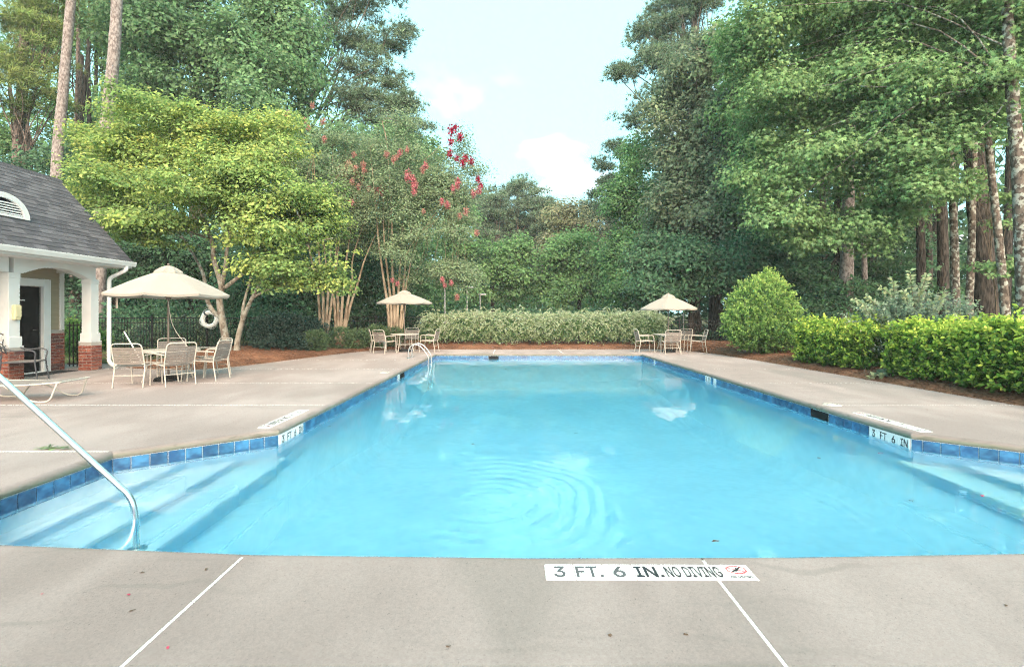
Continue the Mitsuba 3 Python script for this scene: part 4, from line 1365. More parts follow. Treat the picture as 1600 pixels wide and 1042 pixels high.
# ---- crape myrtles: fans of tan stems, feathery crowns, red flower heads
def flower_head(r, c, s, cols, n=60):
    q = unit(r.normal(size=(n, 3)))
    pos = np.array(c) + q * (r.random(n) ** 0.5)[:, None] * s * np.array([0.65, 0.65, 1.0])
    v, f, cc = leaf_mesh(pos, q + r.normal(0, .4, (n, 3)), r.normal(size=(n, 3)), s * 0.34, KITE, palette(r, cols, r.random(n), 0.2))
    core = np.vstack([trimesh.creation.icosphere(subdivisions=0).vertices * s * np.array([0.18, 0.18, 0.7]) + np.array(c)])
    fc = trimesh.creation.icosphere(subdivisions=0).faces + len(v)
    return trimesh.Trimesh(np.vstack([v, core]), np.vstack([f, fc]), process=False), np.vstack([cc, np.tile(np.array(cols[0]) * .9, (len(core), 1))])


RED = [(0.34, 0.085, 0.11), (0.42, 0.14, 0.165), (0.45, 0.22, 0.22)]
DEEP = [(0.20, 0.012, 0.040), (0.33, 0.02, 0.06), (0.45, 0.04, 0.09)]
DUSTY = [(0.32, 0.13, 0.12), (0.40, 0.20, 0.18), (0.40, 0.25, 0.20)]


def myrtle(label, foot_px, D, fans, blobs, seed, clumps, per, flowers, cr=0.6):
    r = np.random.default_rng(seed)
    t = thing('crape_myrtle', label, 'tree')
    for k, (fx, pts) in enumerate(fans):
        P = [np.array([at(fx, HZ, D)[0], D, 0.0])] + [at(x, y, D + dd) for x, y, dd in pts]
        part(t, 'stem', bole(P, 0.075 if k < 5 else 0.05, 0.018, 8, seed + k, 1.2, 0.05, 5), 'myrtle_bark', True)
    cen = clump_centres(r, blobs, clumps, 0.3)
    ms = []
    tops = np.array([at(p[-1][0], p[-1][1], D + p[-1][2]) for _, p in fans])
    for c in cen[r.choice(len(cen), min(70, len(cen)), replace=False)]:
        d = np.linalg.norm(tops - c[:3], axis=1)
        ms.append(limb(r, tops[np.argmin(d)], c[:3], 0.016, 0.005, 0.05, 4, 3))
    part(t, 'branches', cat(*ms), 'myrtle_bark', True, stuff=True)
    v, f, c = leaves_at(r, cen, per, cr, 0.115, SLIM, MYRTLE, flat=0.8, up=0.5, droop=-0.3, jit=0.15)
    part(t, 'crown', trimesh.Trimesh(v, f, process=False), 'leaf', color=c, stuff=True)
    for (x, y, dd, s, cols) in flowers:
        m, c = flower_head(r, at(x, y, D + dd - (1.75 if cols is not DEEP else 0.5)), s * 0.9, cols, 110)
        part(t, 'flower_head', m, 'leaf', color=c)
    return t


myrtle('crape myrtle with a tight bundle of tan trunks, left of its spreading twin', 505, 21.5,
       [(502, [(498, 470, 0), (492, 430, 0), (470, 330, 0), (455, 240, 0)]), (504, [(505, 470, -.3), (502, 440, -.3), (495, 350, 0), (490, 240, 0)]), (506, [(512, 470, 0), (514, 430, 0), (520, 330, 0), (520, 230, 0)]),
        (508, [(517, 480, .3), (522, 440, .3), (535, 340, 0), (545, 250, 0)])],
       [B(470, 290, 22, 55, 70, 2), B(520, 250, 22, 60, 70, 2), B(430, 240, 22.5, 50, 50, 1.6), B(550, 330, 22, 50, 60, 1.8)], 41, 230, 95,
       [(404, 188, 0, .20, RED), (447, 185, 0, .26, RED), (450, 178, 0, .2, RED), (413, 212, 0, .17, RED), (505, 190, 0, .2, DUSTY), (488, 165, 0, .18, DUSTY), (507, 218, 0, .2, DUSTY), (476, 188, 0, .17, DUSTY),
        (482, 200, 0, .17, DUSTY), (553, 242, 0, .18, DUSTY), (556, 262, 0, .17, DUSTY)])
myrtle('crape myrtle with spreading tan trunks, right of its tight twin', 530, 21.8,
       [(526, [(522, 470, 0), (514, 440, 0), (508, 400, 0), (500, 320, 0)]), (529, [(528, 470, 0), (524, 430, 0), (528, 350, 0), (540, 270, 0)]), (531, [(535, 470, 0), (538, 430, 0), (552, 340, 0), (570, 270, 0)]),
        (533, [(543, 475, 0), (550, 440, 0), (552, 400, 0), (575, 330, 0)]), (534, [(547, 480, 0), (560, 440, 0), (572, 400, 0), (600, 340, 0)])],
       [B(540, 300, 22.5, 50, 60, 1.8), B(580, 290, 23, 50, 70, 1.8), B(560, 380, 23, 40, 40, 1.2)], 42, 150, 95,
       [(568, 258, 0, .22, DUSTY), (569, 266, 0, .2, DUSTY), (550, 284, 0, .2, DUSTY), (560, 292, 0, .18, DUSTY), (592, 298, 0, .28, RED), (596, 301, 0, .22, RED), (549, 316, 0, .2, DUSTY), (577, 295, 0, .18, DUSTY)])
myrtle('tall crape myrtle with red flowers rising behind the far left umbrella', 617, 21.0,
       [(609, [(606, 480, 0), (600, 440, 0), (592, 380, 0), (585, 300, 0), (578, 230, 0)]), (613, [(611, 480, 0), (606, 430, 0), (600, 370, 0), (598, 280, 0)]), (616, [(616, 470, 0), (613, 420, 0), (612, 340, 0), (605, 230, 0), (597, 190, 0)]),
        (619, [(622, 470, 0), (625, 420, 0), (630, 340, 0), (640, 250, 0)]), (622, [(628, 480, 0), (632, 430, 0), (640, 370, 0), (665, 290, 0)]), (624, [(632, 485, 0), (636, 440, 0), (655, 370, 0), (700, 310, 0)])],
       [B(600, 260, 21.5, 50, 60, 2), B(650, 270, 21.5, 55, 65, 2), B(700, 290, 21.5, 45, 55, 1.8), B(620, 340, 21, 60, 60, 1.8), B(680, 360, 21, 60, 60, 2), B(640, 410, 21, 55, 35, 1.5), B(700, 420, 21.5, 55, 40, 1.6),
        B(725, 250, 22, 22, 45, 1.2), B(745, 290, 22, 20, 30, 1)], 43, 520, 95,
       [(637, 275, 0, .3, RED), (645, 282, 0, .28, RED), (648, 292, 0, .25, RED), (647, 300, 0, .22, RED), (625, 239, 0, .2, RED), (636, 234, 0, .18, DUSTY), (604, 242, 0, .2, DUSTY), (615, 250, 0, .2, DUSTY), (665, 259, 0, .22, RED),
        (660, 266, 0, .2, DUSTY), (690, 315, 0, .2, RED), (699, 320, 0, .22, RED), (728, 331, 0, .22, DUSTY), (745, 364, 0, .2, DUSTY), (718, 337, 0, .18, DUSTY), (613, 438, -.8, .15, RED), (621, 443, -.8, .16, RED),
        (691, 437, .4, .18, RED), (705, 442, .4, .17, RED), (695, 446, .4, .15, RED), (714, 464, .4, .2, DUSTY), (715, 287, 0, .28, RED), (708, 295, 0, .2, RED), (706, 205, 0, .32, DEEP), (712, 199, 0, .24, DEEP),
        (719, 214, 0, .28, DEEP), (704, 222, 0, .25, DEEP), (703, 241, 0, .25, DEEP), (714, 247, 0, .22, DEEP), (723, 255, 0, .25, DEEP), (727, 247, 0, .22, DEEP), (736, 253, 0, .26, DEEP), (747, 280, 0, .22, DEEP),
        (751, 290, 0, .22, DEEP), (749, 298, 0, .22, RED), (740, 303, 0, .22, RED), (620, 245, 0, .18, DUSTY), (662, 330, 0, .15, DUSTY)])

# ---- tall trees on the left
tree('tulip_tree', 'tall broad leaved tree with fresh green foliage filling the top left behind the maple', 'tree', foot(300, 29), [at(305, 300, 29), at(310, 120, 29), at(315, -60, 29)], 0.36, 'oak_bark',
     [B(235, 60, 28, 70, 80, 3), B(330, 40, 28, 90, 90, 3), B(420, 60, 27.5, 70, 80, 3), B(440, 160, 27, 70, 70, 3), B(350, 150, 28, 80, 60, 3), B(250, 150, 28.5, 60, 60, 3), B(500, 215, 26.5, 60, 55, 2.5), B(420, 250, 27, 70, 60, 2.5)],
     101, 600, 88, 1.05, 0.245, TULIP, n_limbs=26, limb_r=0.07)
tree('tulip_tree', 'broad leaved tree with blue green foliage standing behind the crape myrtles', 'tree', foot(560, 30), [at(560, 400, 30), at(556, 250, 30)], 0.25, 'oak_bark',
     [B(520, 300, 29, 60, 60, 2.5), B(590, 290, 29.5, 60, 70, 2.5), B(640, 330, 29.5, 60, 70, 2.5), B(560, 400, 28.5, 80, 60, 2.5), B(650, 420, 28.5, 60, 50, 2.5), B(610, 225, 30, 50, 35, 2), B(670, 265, 30, 40, 35, 2)],
     102, 440, 90, 0.95, 0.225, TULIP, n_limbs=16, limb_r=0.05)
tree('pine_tree', 'tall dark pine with bare crooked branches reaching towards the open sky at the left', 'tree', foot(470, 33), [at(470, 300, 33), at(468, 100, 33), at(466, -90, 33)], 0.27, 'pine_bark',
     [B(520, 20, 33, 50, 16, 1.8), B(575, 18, 33, 40, 20, 1.8), B(630, 55, 33, 22, 14, 1.2), B(610, 70, 32.5, 30, 16, 1.4), B(560, 70, 32.5, 55, 18, 2), B(520, 110, 32, 45, 16, 2), B(580, 112, 32, 45, 16, 2),
      B(612, 130, 32, 28, 16, 1.5), B(560, 155, 31.5, 60, 18, 2), B(620, 165, 31.5, 30, 16, 1.6), B(600, 190, 31.5, 50, 18, 2), B(640, 205, 31, 35, 18, 1.6), B(590, -30, 33, 50, 20, 2), B(500, -20, 33, 60, 20, 2)],
     103, 330, 26, 0.85, 0.36, PINE, r1=0.12, n_limbs=34, limb_r=0.085, pine=True, sag=0.03)
tree('pine_tree', 'slender pine with a straight pale pinkish trunk rising from behind the pool house roof', 'tree', foot(78, 23), [at(88, 275, 23), at(100, 130, 23), at(111, 0, 23), at(121, -130, 23)], 0.24, 'pale_pine_bark',
     [B(140, -120, 23, 80, 40, 3), B(100, -170, 23, 70, 40, 3)], 104, 60, 16, 0.9, 0.34, PINE, r1=0.17, n_limbs=0, pine=True)
tree('pine_tree', 'thick scaly pine trunk rising behind the left part of the yellow green maple', 'tree', foot(148, 22), [at(165, 220, 22), at(177, 100, 22), at(183, 0, 22), at(186, -120, 22)], 0.27, 'pale_pine_bark',
     [B(190, -120, 22, 80, 35, 3), B(160, -160, 22, 70, 40, 3)], 105, 60, 16, 0.9, 0.34, PINE, r1=0.20, n_limbs=0, pine=True)
tree('pine_tree', 'dark pine with yellowish green needles at the left edge of the picture', 'tree', foot(22, 27), [at(28, 240, 27), at(36, 100, 27), at(42, -80, 27)], 0.30, 'pine_bark',
     [B(20, 20, 26.5, 50, 28, 2), B(75, 40, 26.5, 35, 30, 2), B(60, 95, 26, 40, 25, 2), B(10, 110, 26, 35, 30, 2), B(60, 145, 26, 40, 22, 2), B(15, 165, 26, 30, 20, 1.6), B(90, 0, 27, 50, 30, 2)],
     106, 150, 26, 0.8, 0.33, PINEY, r1=0.16, n_limbs=24, limb_r=0.05, pine=True, sag=0.02)
for i, (x0, x1, D, rr, lab) in enumerate(((118, 122, 31, 0.14, 'thin dark pine trunk between the two pale pine trunks at the left'), (262, 264, 34, 0.17, 'slim pine trunk showing at the top left above the maple'),
                                          (222, 226, 36, 0.16, 'slim dark pine trunk just right of the thick scaly pine'), (135, 139, 37, 0.13, 'faint thin trunk left of the thick scaly pine'))):
    tree('pine_tree', lab, 'tree', foot(x0 - 6, D), [at(x0, 250, D), at(x1, 80, D), at(x1 + 2, -100, D)], rr, 'pine_bark', [B(x1, -100, D, 60, 40, 2.5)], 110 + i, 40, 14, 0.9, 0.36, PINE, r1=rr * .6, n_limbs=0, pine=True)
tree('broadleaf_tree', 'loose bright green tree with sky showing through behind the pool house roof', 'tree', foot(150, 38), [at(150, 300, 38), at(150, 60, 38)], 0.25, 'oak_bark',
     [B(60, 60, 37, 60, 70, 3), B(140, 60, 38, 60, 80, 3), B(210, 60, 38, 45, 80, 3), B(30, 200, 36, 50, 60, 3), B(110, 190, 37, 60, 60, 3), B(180, 170, 38, 50, 70, 3), B(150, 260, 36, 60, 50, 3)],
     120, 420, 62, 1.1, 0.27, FRESH, n_limbs=22, limb_r=0.06)
tree('understory_tree', 'dark leafy undergrowth tree behind the pool house and the iron fence', 'tree', foot(180, 27), [at(180, 440, 27), at(185, 360, 27)], 0.12, 'oak_bark',
     [B(120, 350, 26, 60, 60, 2.5), B(190, 330, 26, 60, 60, 2.5), B(110, 440, 25, 50, 50, 2), B(190, 430, 25, 50, 60, 2), B(250, 420, 26, 60, 60, 2), B(60, 300, 27, 60, 60, 2.5), B(320, 420, 26, 60, 60, 2.2), B(20, 420, 24, 50, 70, 2), B(120, 260, 28, 40, 50, 2)],
     121, 420, 90, 0.95, 0.20, DARK, n_limbs=10)
tree('understory_tree', 'dark evergreen mass behind the large dark shrub left of the crape myrtle trunks', 'tree', foot(430, 24), [at(430, 470, 24), at(430, 420, 24)], 0.12, 'oak_bark',
     [B(400, 450, 23.5, 50, 50, 1.8), B(450, 440, 23.5, 50, 55, 1.8), B(470, 480, 23, 40, 40, 1.5), B(380, 490, 23, 40, 40, 1.5), B(560, 470, 26, 50, 45, 2), B(590, 440, 26, 40, 50, 2)],
     122, 330, 90, 0.75, 0.16, DARK, n_limbs=8)

# ---- the far end
tree('far_tree', 'low spreading green tree right behind the middle of the far hedge', 'tree', foot(905, 42), [at(905, 440, 42), at(905, 400, 42)], 0.2, 'oak_bark',
     [B(880, 440, 41, 45, 40, 2.5), B(930, 450, 41, 45, 40, 2.5), B(900, 400, 42, 40, 30, 2.5)], 131, 150, 80, 1.0, 0.28, FRESH, n_limbs=8)
tree('far_tree', 'round green tree behind the light poles left of the middle of the far hedge', 'tree', foot(770, 44), [at(770, 450, 44), at(770, 400, 44)], 0.2, 'oak_bark',
     [B(740, 420, 43, 45, 50, 2.5), B(790, 430, 43, 45, 45, 2.5), B(820, 460, 43, 40, 35, 2.5), B(720, 380, 44, 40, 45, 2.5)], 132, 190, 80, 1.1, 0.29, FRESH, n_limbs=8)
tree('pine_tree', 'far pine with a pale bare trunk left of the gap in the skyline', 'tree', foot(806, 62), [at(808, 420, 62), at(809, 320, 62), at(810, 290, 62)], 0.24, 'pine_bark',
     [B(790, 305, 62, 28, 20, 3), B(825, 305, 62, 30, 20, 3), B(790, 340, 62, 32, 18, 3), B(835, 345, 62, 35, 22, 3), B(810, 375, 62, 30, 14, 2.5)], 133, 170, 24, 1.3, 0.58, PINE, n_limbs=16, limb_r=.1, pine=True)
tree('pine_tree', 'far pine leaning over the light poles with a slim trunk', 'tree', foot(776, 58), [at(778, 420, 58), at(776, 330, 58)], 0.2, 'pine_bark',
     [B(765, 320, 58, 22, 25, 2.5), B(770, 365, 58, 25, 20, 2.5), B(755, 345, 58, 20, 20, 2)], 134, 100, 24, 1.2, 0.54, PINE, n_limbs=10, limb_r=.09, pine=True)
tree('far_tree', 'brownish olive tree in the far middle right of the gap pines', 'tree', foot(885, 54), [at(885, 440, 54), at(882, 360, 54)], 0.25, 'oak_bark',
     [B(880, 365, 54, 35, 35, 3), B(870, 400, 53, 35, 35, 3), B(905, 385, 54, 30, 35, 3)], 135, 170, 80, 1.2, 0.34, BROWNISH, n_limbs=10)
tree('pine_tree', 'far dark pine just left of the big right hand trees', 'tree', foot(925, 58), [at(925, 420, 58), at(925, 330, 58)], 0.24, 'pine_bark',
     [B(925, 330, 58, 25, 18, 2.5), B(945, 355, 58, 25, 25, 2.5), B(915, 360, 58, 25, 20, 2.5)], 136, 110, 24, 1.2, 0.54, PINE, n_limbs=12, limb_r=.09, pine=True)

tree('far_tree', 'pale far tree filling the gap under the lowest part of the skyline', 'tree', foot(868, 66), [at(868, 440, 66), at(868, 370, 66)], 0.25, 'oak_bark',
     [B(850, 370, 66, 28, 35, 3), B(880, 375, 66, 28, 30, 3), B(860, 410, 65, 35, 30, 3), B(900, 400, 66, 30, 35, 3), B(835, 420, 64, 30, 40, 3)], 137, 240, 60, 1.5, 0.40, PINE, n_limbs=6)
tree('far_tree', 'dense far tree between the leaning far pine and the pale trunk pine', 'tree', foot(790, 68), [at(790, 440, 68), at(790, 350, 68)], 0.25, 'oak_bark',
     [B(770, 350, 68, 30, 35, 3), B(800, 355, 68, 30, 30, 3), B(825, 370, 68, 28, 35, 3), B(780, 400, 66, 40, 30, 3), B(750, 330, 66, 25, 35, 3)], 138, 260, 60, 1.5, 0.40, PINE, n_limbs=6)
tree('pine_tree', 'far pine with a rounded crown right of the pale trunk pine', 'tree', foot(848, 60), [at(848, 420, 60), at(846, 350, 60)], 0.22, 'pine_bark',
     [B(840, 330, 60, 30, 22, 2.5), B(862, 345, 60, 22, 18, 2.5), B(850, 365, 60, 28, 16, 2.5)], 139, 130, 26, 1.2, 0.54, PINE, n_limbs=10, limb_r=.09, pine=True)

# ---- the right side
tree('pine_tree', 'tall pine at the right reaching out over the oak against the pale sky', 'tree', foot(1085, 35), [at(1085, 250, 35), at(1085, 50, 35), at(1085, -80, 35)], 0.33, 'pine_bark',
     [B(1050, 10, 35, 40, 18, 2), B(1005, 55, 34.5, 22, 16, 1.6), B(1040, 45, 34.5, 30, 16, 2), B(980, 118, 34, 28, 15, 1.6), B(1015, 112, 34, 30, 16, 2), B(1010, 85, 34.5, 25, 10, 1.6), B(995, 178, 34, 25, 15, 1.6), B(1025, 160, 34, 30, 18, 2),
      B(1080, 20, 35, 45, 25, 2), B(1070, -30, 35, 55, 20, 2), B(985, 200, 35, 22, 14, 1.5), B(1060, 80, 34, 40, 20, 2)], 141, 260, 26, 0.85, 0.37, PINE, r1=0.15, n_limbs=34, limb_r=0.085, pine=True, sag=0.03)
tree('pine_tree', 'smaller wispy pine poking out left of the oak above the far hedge', 'tree', foot(985, 46), [at(978, 400, 46), at(972, 280, 46), at(968, 230, 46)], 0.22, 'pine_bark',
     [B(948, 262, 46, 18, 10, 1.5), B(945, 285, 46, 24, 10, 1.6), B(935, 298, 46, 16, 8, 1.5), B(960, 240, 46, 18, 12, 1.5), B(965, 310, 46, 25, 15, 2)], 142, 75, 20, 0.9, 0.44, PINE, n_limbs=16, limb_r=0.06, pine=True, sag=0.02)
tree('oak_tree', 'large grey green oak filling the middle right between the pine and the hedge', 'tree', foot(1120, 29), [at(1115, 400, 29), at(1110, 200, 29), at(1105, 80, 29)], 0.4, 'oak_bark',
     [B(1085, 95, 28, 55, 45, 2.5), B(1040, 185, 28.5, 50, 50, 2.5), B(1120, 170, 27, 70, 60, 2.5), B(1070, 260, 28, 60, 55, 2.5), B(1140, 265, 26.5, 70, 60, 2.5), B(1060, 340, 27.5, 60, 50, 2.5), B(1130, 350, 26, 70, 55, 2.5),
      B(1190, 330, 25, 50, 60, 2)], 143, 640, 84, 0.95, 0.225, OAK, n_limbs=26, limb_r=0.07)
tree('broadleaf_tree', 'bright green slender tree forming the left edge of the right hand trees', 'tree', foot(985, 33), [at(985, 430, 33), at(985, 300, 33)], 0.2, 'oak_bark',
     [B(995, 255, 33, 30, 40, 2), B(985, 320, 33, 32, 45, 2), B(985, 390, 32.5, 36, 45, 2), B(990, 450, 32, 40, 35, 2), B(1020, 330, 32, 30, 60, 2)], 144, 300, 100, 0.9, 0.225, FRESH, n_limbs=12)
tree('magnolia_tree', 'dark green low tree with pale leaf undersides just behind the far right umbrella', 'tree', foot(1080, 24), [at(1080, 460, 24), at(1080, 400, 24)], 0.16, 'oak_bark',
     [B(1040, 395, 24, 55, 40, 2), B(1090, 420, 23.5, 60, 45, 2), B(1050, 450, 23, 50, 35, 1.6), B(1130, 455, 23, 55, 45, 1.8), B(1150, 405, 24, 50, 40, 2)], 145, 380, 95, 0.75, 0.175, [*DARK, (0.095, 0.12, 0.075)], n_limbs=12)
tree('broadleaf_tree', 'tall green tree filling the top right behind the sweetgum boughs', 'tree', foot(1400, 25), [at(1400, 300, 25), at(1395, 60, 25)], 0.3, 'oak_bark',
     [B(1180, 120, 23, 60, 110, 2), B(1270, 90, 23, 80, 100, 2.2), B(1370, 90, 23, 80, 100, 2.2), B(1470, 90, 22, 80, 90, 2.2), B(1560, 100, 22, 70, 90, 2.2), B(1220, 250, 22.5, 70, 90, 2), B(1310, 230, 22.5, 70, 80, 2), B(1400, 230, 23, 70, 70, 2), B(1490, 200, 23, 60, 50, 2), B(1240, 350, 22, 70, 40, 1.6), B(1340, 330, 22, 60, 40, 1.6), B(1590, 190, 22, 40, 40, 1.6)],
     147, 430, 64, 0.95, 0.235, GUM, n_limbs=6)
tree('sweetgum_tree', 'huge sweetgum with star shaped leaves spreading over the whole upper right', 'tree', foot(1606, 13.2), [at(1600, 430, 13.2), at(1592, 280, 13.2), at(1583, 160, 13.3), at(1575, 40, 13.5), at(1570, -150, 13.8)], 0.19, 'lichen_bark',
     [B(1195, 55, 19, 62, 65, 2.2), B(1285, 40, 18, 75, 65, 2.2), B(1390, 35, 16.5, 85, 60, 2.2), B(1500, 40, 15, 85, 60, 2), B(1590, 50, 14, 50, 60, 1.8), B(1215, 165, 18.5, 70, 60, 2), B(1320, 160, 17, 80, 55, 2), B(1430, 160, 15.5, 85, 50, 2),
      B(1540, 150, 14, 60, 45, 1.6), B(1205, 265, 18, 60, 50, 1.8), B(1285, 270, 17, 70, 45, 1.8), B(1385, 262, 16, 75, 40, 1.8), B(1480, 240, 14.5, 55, 30, 1.5), B(1235, 345, 17.5, 65, 36, 1.6), B(1310, 350, 17, 45, 28, 1.4), B(1395, 330, 16.5, 40, 24, 1.3), B(1285, 385, 17, 45, 18, 1.1), B(1350, 385, 17, 35, 16, 1.0), B(1430, 300, 15, 45, 22, 1.2)],
     146, 1250, 58, 0.62, 0.152, GUM, STAR, r1=0.11, n_limbs=16, limb_r=0.03, limb_lo=0.6, flat=0.75, up=0.45, droop=0.5, leaf='glossy_leaf', sag=0.10)
RT = [((1325, 21.0, 0.29, 1327, 1318), 'pale_pine_bark', 'thick pale brown trunk standing behind the silvery shrub'), ((1307, 25, 0.19, 1309, 1306), 'oak_bark', 'dark trunk close behind the left side of the thick pale brown trunk'),
      ((1346, 22, 0.13, 1344, 1354), 'pale_pine_bark', 'slim reddish leaning trunk right of the thick pale brown trunk'), ((1364, 27, 0.15, 1362, 1366), 'oak_bark', 'slim dark trunk deep in shade above the silvery shrub'),
      ((1438, 20, 0.18, 1436, 1440), 'oak_bark', 'straight brown trunk rising right above the spires of the silvery shrub'), ((1452, 25, 0.17, 1450, 1452), 'oak_bark', 'shaded trunk just right of the straight brown one'),
      ((1473, 22, 0.25, 1470, 1475), 'oak_bark', 'very dark thick trunk in the middle of the right hand trunks'), ((1490, 17, 0.145, 1487, 1494), 'lichen_bark', 'slim trunk spotted with pale lichen left of the thickest trunk'),
      ((1514, 17, 0.125, 1522, 1511), 'lichen_bark', 'lichen covered trunk crossing in front of the thickest trunk'), ((1524, 19, 0.12, 1522, 1523), 'pale_pine_bark', 'reddish trunk directly left of the thickest trunk'),
      ((1540, 18.5, 0.46, 1524, 1548), 'oak_bark', 'thickest furrowed dark trunk at the right'), ((1568, 14.5, 0.125, 1547, 1577), 'lichen_bark', 'lichen trunk leaning left in front of the shade at the right edge')]
for i, ((x, D, rr, xt, xb), bark, lab) in enumerate(RT):
    top = at(2 * xt - x if False else xt, 250, D)
    d2 = at(xt + (xt - xb) * 1.0, -60, D)
    lobes = [B(xt + 20, -40, D + 2, 120, 60, 3.5), B(xt, 90, D + 3, 90, 50, 3)]
    tree('woodland_tree', lab, 'tree', foot(xb, D), [at((xt + xb) / 2 + 1, 400, D), top, d2], rr, bark, lobes, 160 + i, 60, 60, 1.1, 0.30, GUM, n_limbs=0, r1=rr * 0.6, rough=0.05, flare=1.25, sides=12)
tree('understory_tree', 'green understory with layered sprays behind the iron fence and silvery shrub', 'tree', foot(1290, 23), [at(1290, 470, 23), at(1285, 400, 23)], 0.08, 'oak_bark',
     [B(1230, 400, 23, 50, 40, 2), B(1290, 455, 22, 45, 22, 1.6), B(1380, 440, 23, 55, 40, 2), B(1400, 380, 24, 60, 40, 2), B(1270, 490, 21, 50, 25, 1.6), B(1350, 480, 21.5, 50, 22, 1.6), B(1440, 470, 24, 50, 40, 2)], 181, 330, 80, 0.75, 0.155, DARK + [(0.07, 0.14, 0.05)], n_limbs=14, flat=0.35)
tree('understory_tree', 'small leafy branches hanging in front of the thickest trunk at the right', 'tree', foot(1560, 15.5), [at(1556, 470, 15.5), at(1550, 420, 15.5), at(1540, 330, 15.7)], 0.025, 'twig_bark',
     [B(1550, 425, 15, 34, 14, 0.7), B(1520, 300, 16, 50, 22, 1), B(1570, 330, 15.5, 30, 22, 0.8), B(1590, 420, 15, 18, 10, 0.5), B(1500, 215, 15, 60, 20, 1)], 182, 60, 60, 0.42, 0.13, GUM, n_limbs=14, limb_r=0.012, flat=0.4)


# ---- the woods behind all of it
r = np.random.default_rng(77)
parts_ = []
for (x0, x1, D0, D1, h0, h1, n, cols, per, rad, sz) in (
        (-60, -22, 40, 62, 1, 17, 480, DARK, 22, 1.7, 0.75), (-28, -8, 46, 66, 0, 12.5, 480, DARK, 24, 1.7, 0.65), (-10, 15, 66, 84, 0, 11, 420, TULIP, 24, 1.9, 0.75), (15, 34, 42, 60, 0, 17, 480, DARK, 24, 1.7, 0.65),
        (24, 66, 32, 52, 0, 20, 620, DARK, 20, 1.7, 0.65), (-44, -18, 33, 40, 0, 5, 420, DARK, 30, 1.4, 0.45), (16, 40, 27, 34, 0, 5, 420, DARK, 30, 1.2, 0.36), (-14, 16, 44, 60, -0.2, 4.5, 420, FRESH, 34, 1.4, 0.42),
        (-9, 10, 27, 34, -0.2, 1.3, 300, DARK, 44, 0.8, 0.21), (-36, -9, 19.5, 27, -0.1, 1.5, 420, DARK, 44, 0.8, 0.19), (10.6, 30, 12, 27, -0.2, 0.7, 420, DARK, 40, 0.7, 0.18)):
    c = np.column_stack([r.uniform(x0, x1, n), r.uniform(D0, D1, n), h0 + (h1 - h0) * r.random(n) ** 0.85])
    c = np.hstack([c, unit(r.normal(size=(n, 3)) + [0, -0.6, 0.3])])
    parts_.append(leaves_at(r, c, per, rad, sz, KITE, cols, flat=0.8))
m, c = join(*parts_)
k = struct('distant_woods', m, 'leaf', color=c, kind='stuff', label='deep green woods behind the nearer trees')
labels[k]['category'] = 'woods'
ms = []
for (x0, x1, D0, D1, n) in ((18, 48, 24, 46, 60), (-46, -16, 30, 48, 40)):
    for i in range(n):
        x, y, rr = r.uniform(x0, x1), r.uniform(D0, D1), r.uniform(0.09, 0.24)
        ms.append(tube([(x, y, GZ), (x + r.uniform(-.4, .4), y, 9), (x + r.uniform(-.8, .8), y, 19)], [rr * 1.2, rr, rr * .6], 7))
k = struct('distant_trunks', cat(*ms), 'oak_bark', True, kind='stuff', label='thin dark trunks deep in the shade of the woods')
labels[k]['category'] = 'woods'
# ------------------------------------------------------------------ shrubs and hedges, built of leafy shoots
def sprigs(r, P0, d, L, n, size, tmpl, cols, grav=0.1, spread=0.8, bias=0.0, jit=0.15, base=0.0, tip=1.0, upl=0.5):
    """Shoots from P0 along d, n leaves each; cols run from the foot of the shoot to its tip."""
    m = len(P0)
    d = unit(d)
    t = (np.arange(n) + 0.5)[None] / n + r.uniform(-.3, .3, (m, n)) / n
    Ls = np.broadcast_to(L, (m,))[:, None, None]
    pos = P0[:, None] + d[:, None] * Ls * t[..., None]
    pos[..., 2] -= grav * Ls[..., 0] * t ** 2
    tan = d[:, None] - np.array([0, 0, 2 * grav]) * t[..., None]
    tan = unit(tan)
    rnd = r.normal(size=(m, n, 3))
    side = unit(rnd - tan * (rnd * tan).sum(-1, keepdims=True))
    ld = tan * (1 - spread * 0.6) + side * spread
    nr = np.cross(side, tan) + np.array([0, 0, upl]) + r.normal(0, 0.3, (m, n, 3))
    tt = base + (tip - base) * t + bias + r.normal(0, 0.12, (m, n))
    q = lambda a: a.reshape(-1, a.shape[-1])
    return leaf_mesh(q(pos), q(nr), q(ld), size * np.exp(r.normal(0, .15, m * n)), tmpl, palette(r, cols, tt.ravel(), jit))


def on_ellipsoids(r, blobs, n, face=True):
    c = clump_centres(r, blobs, n, 0.72, face, under=0.75, explode=0)
    return c[:, :3], c[:, 3:]


YELLOW = [(0.045, 0.095, 0.026), (0.105, 0.21, 0.042), (0.235, 0.35, 0.062), (0.38, 0.46, 0.095)]
LIME = [(0.060, 0.125, 0.040), (0.115, 0.215, 0.065), (0.190, 0.310, 0.095), (0.29, 0.40, 0.12)]
SILVER = [(0.055, 0.090, 0.072), (0.125, 0.180, 0.140), (0.22, 0.285, 0.205), (0.31, 0.365, 0.21)]
BLUEDARK = [(0.020, 0.042, 0.036), (0.042, 0.080, 0.066), (0.080, 0.125, 0.105)]
PALE = [(0.085, 0.140, 0.060), (0.19, 0.255, 0.130), (0.33, 0.385, 0.25), (0.41, 0.45, 0.33)]
SOFT = [(0.050, 0.090, 0.050), (0.095, 0.155, 0.080), (0.155, 0.215, 0.11)]


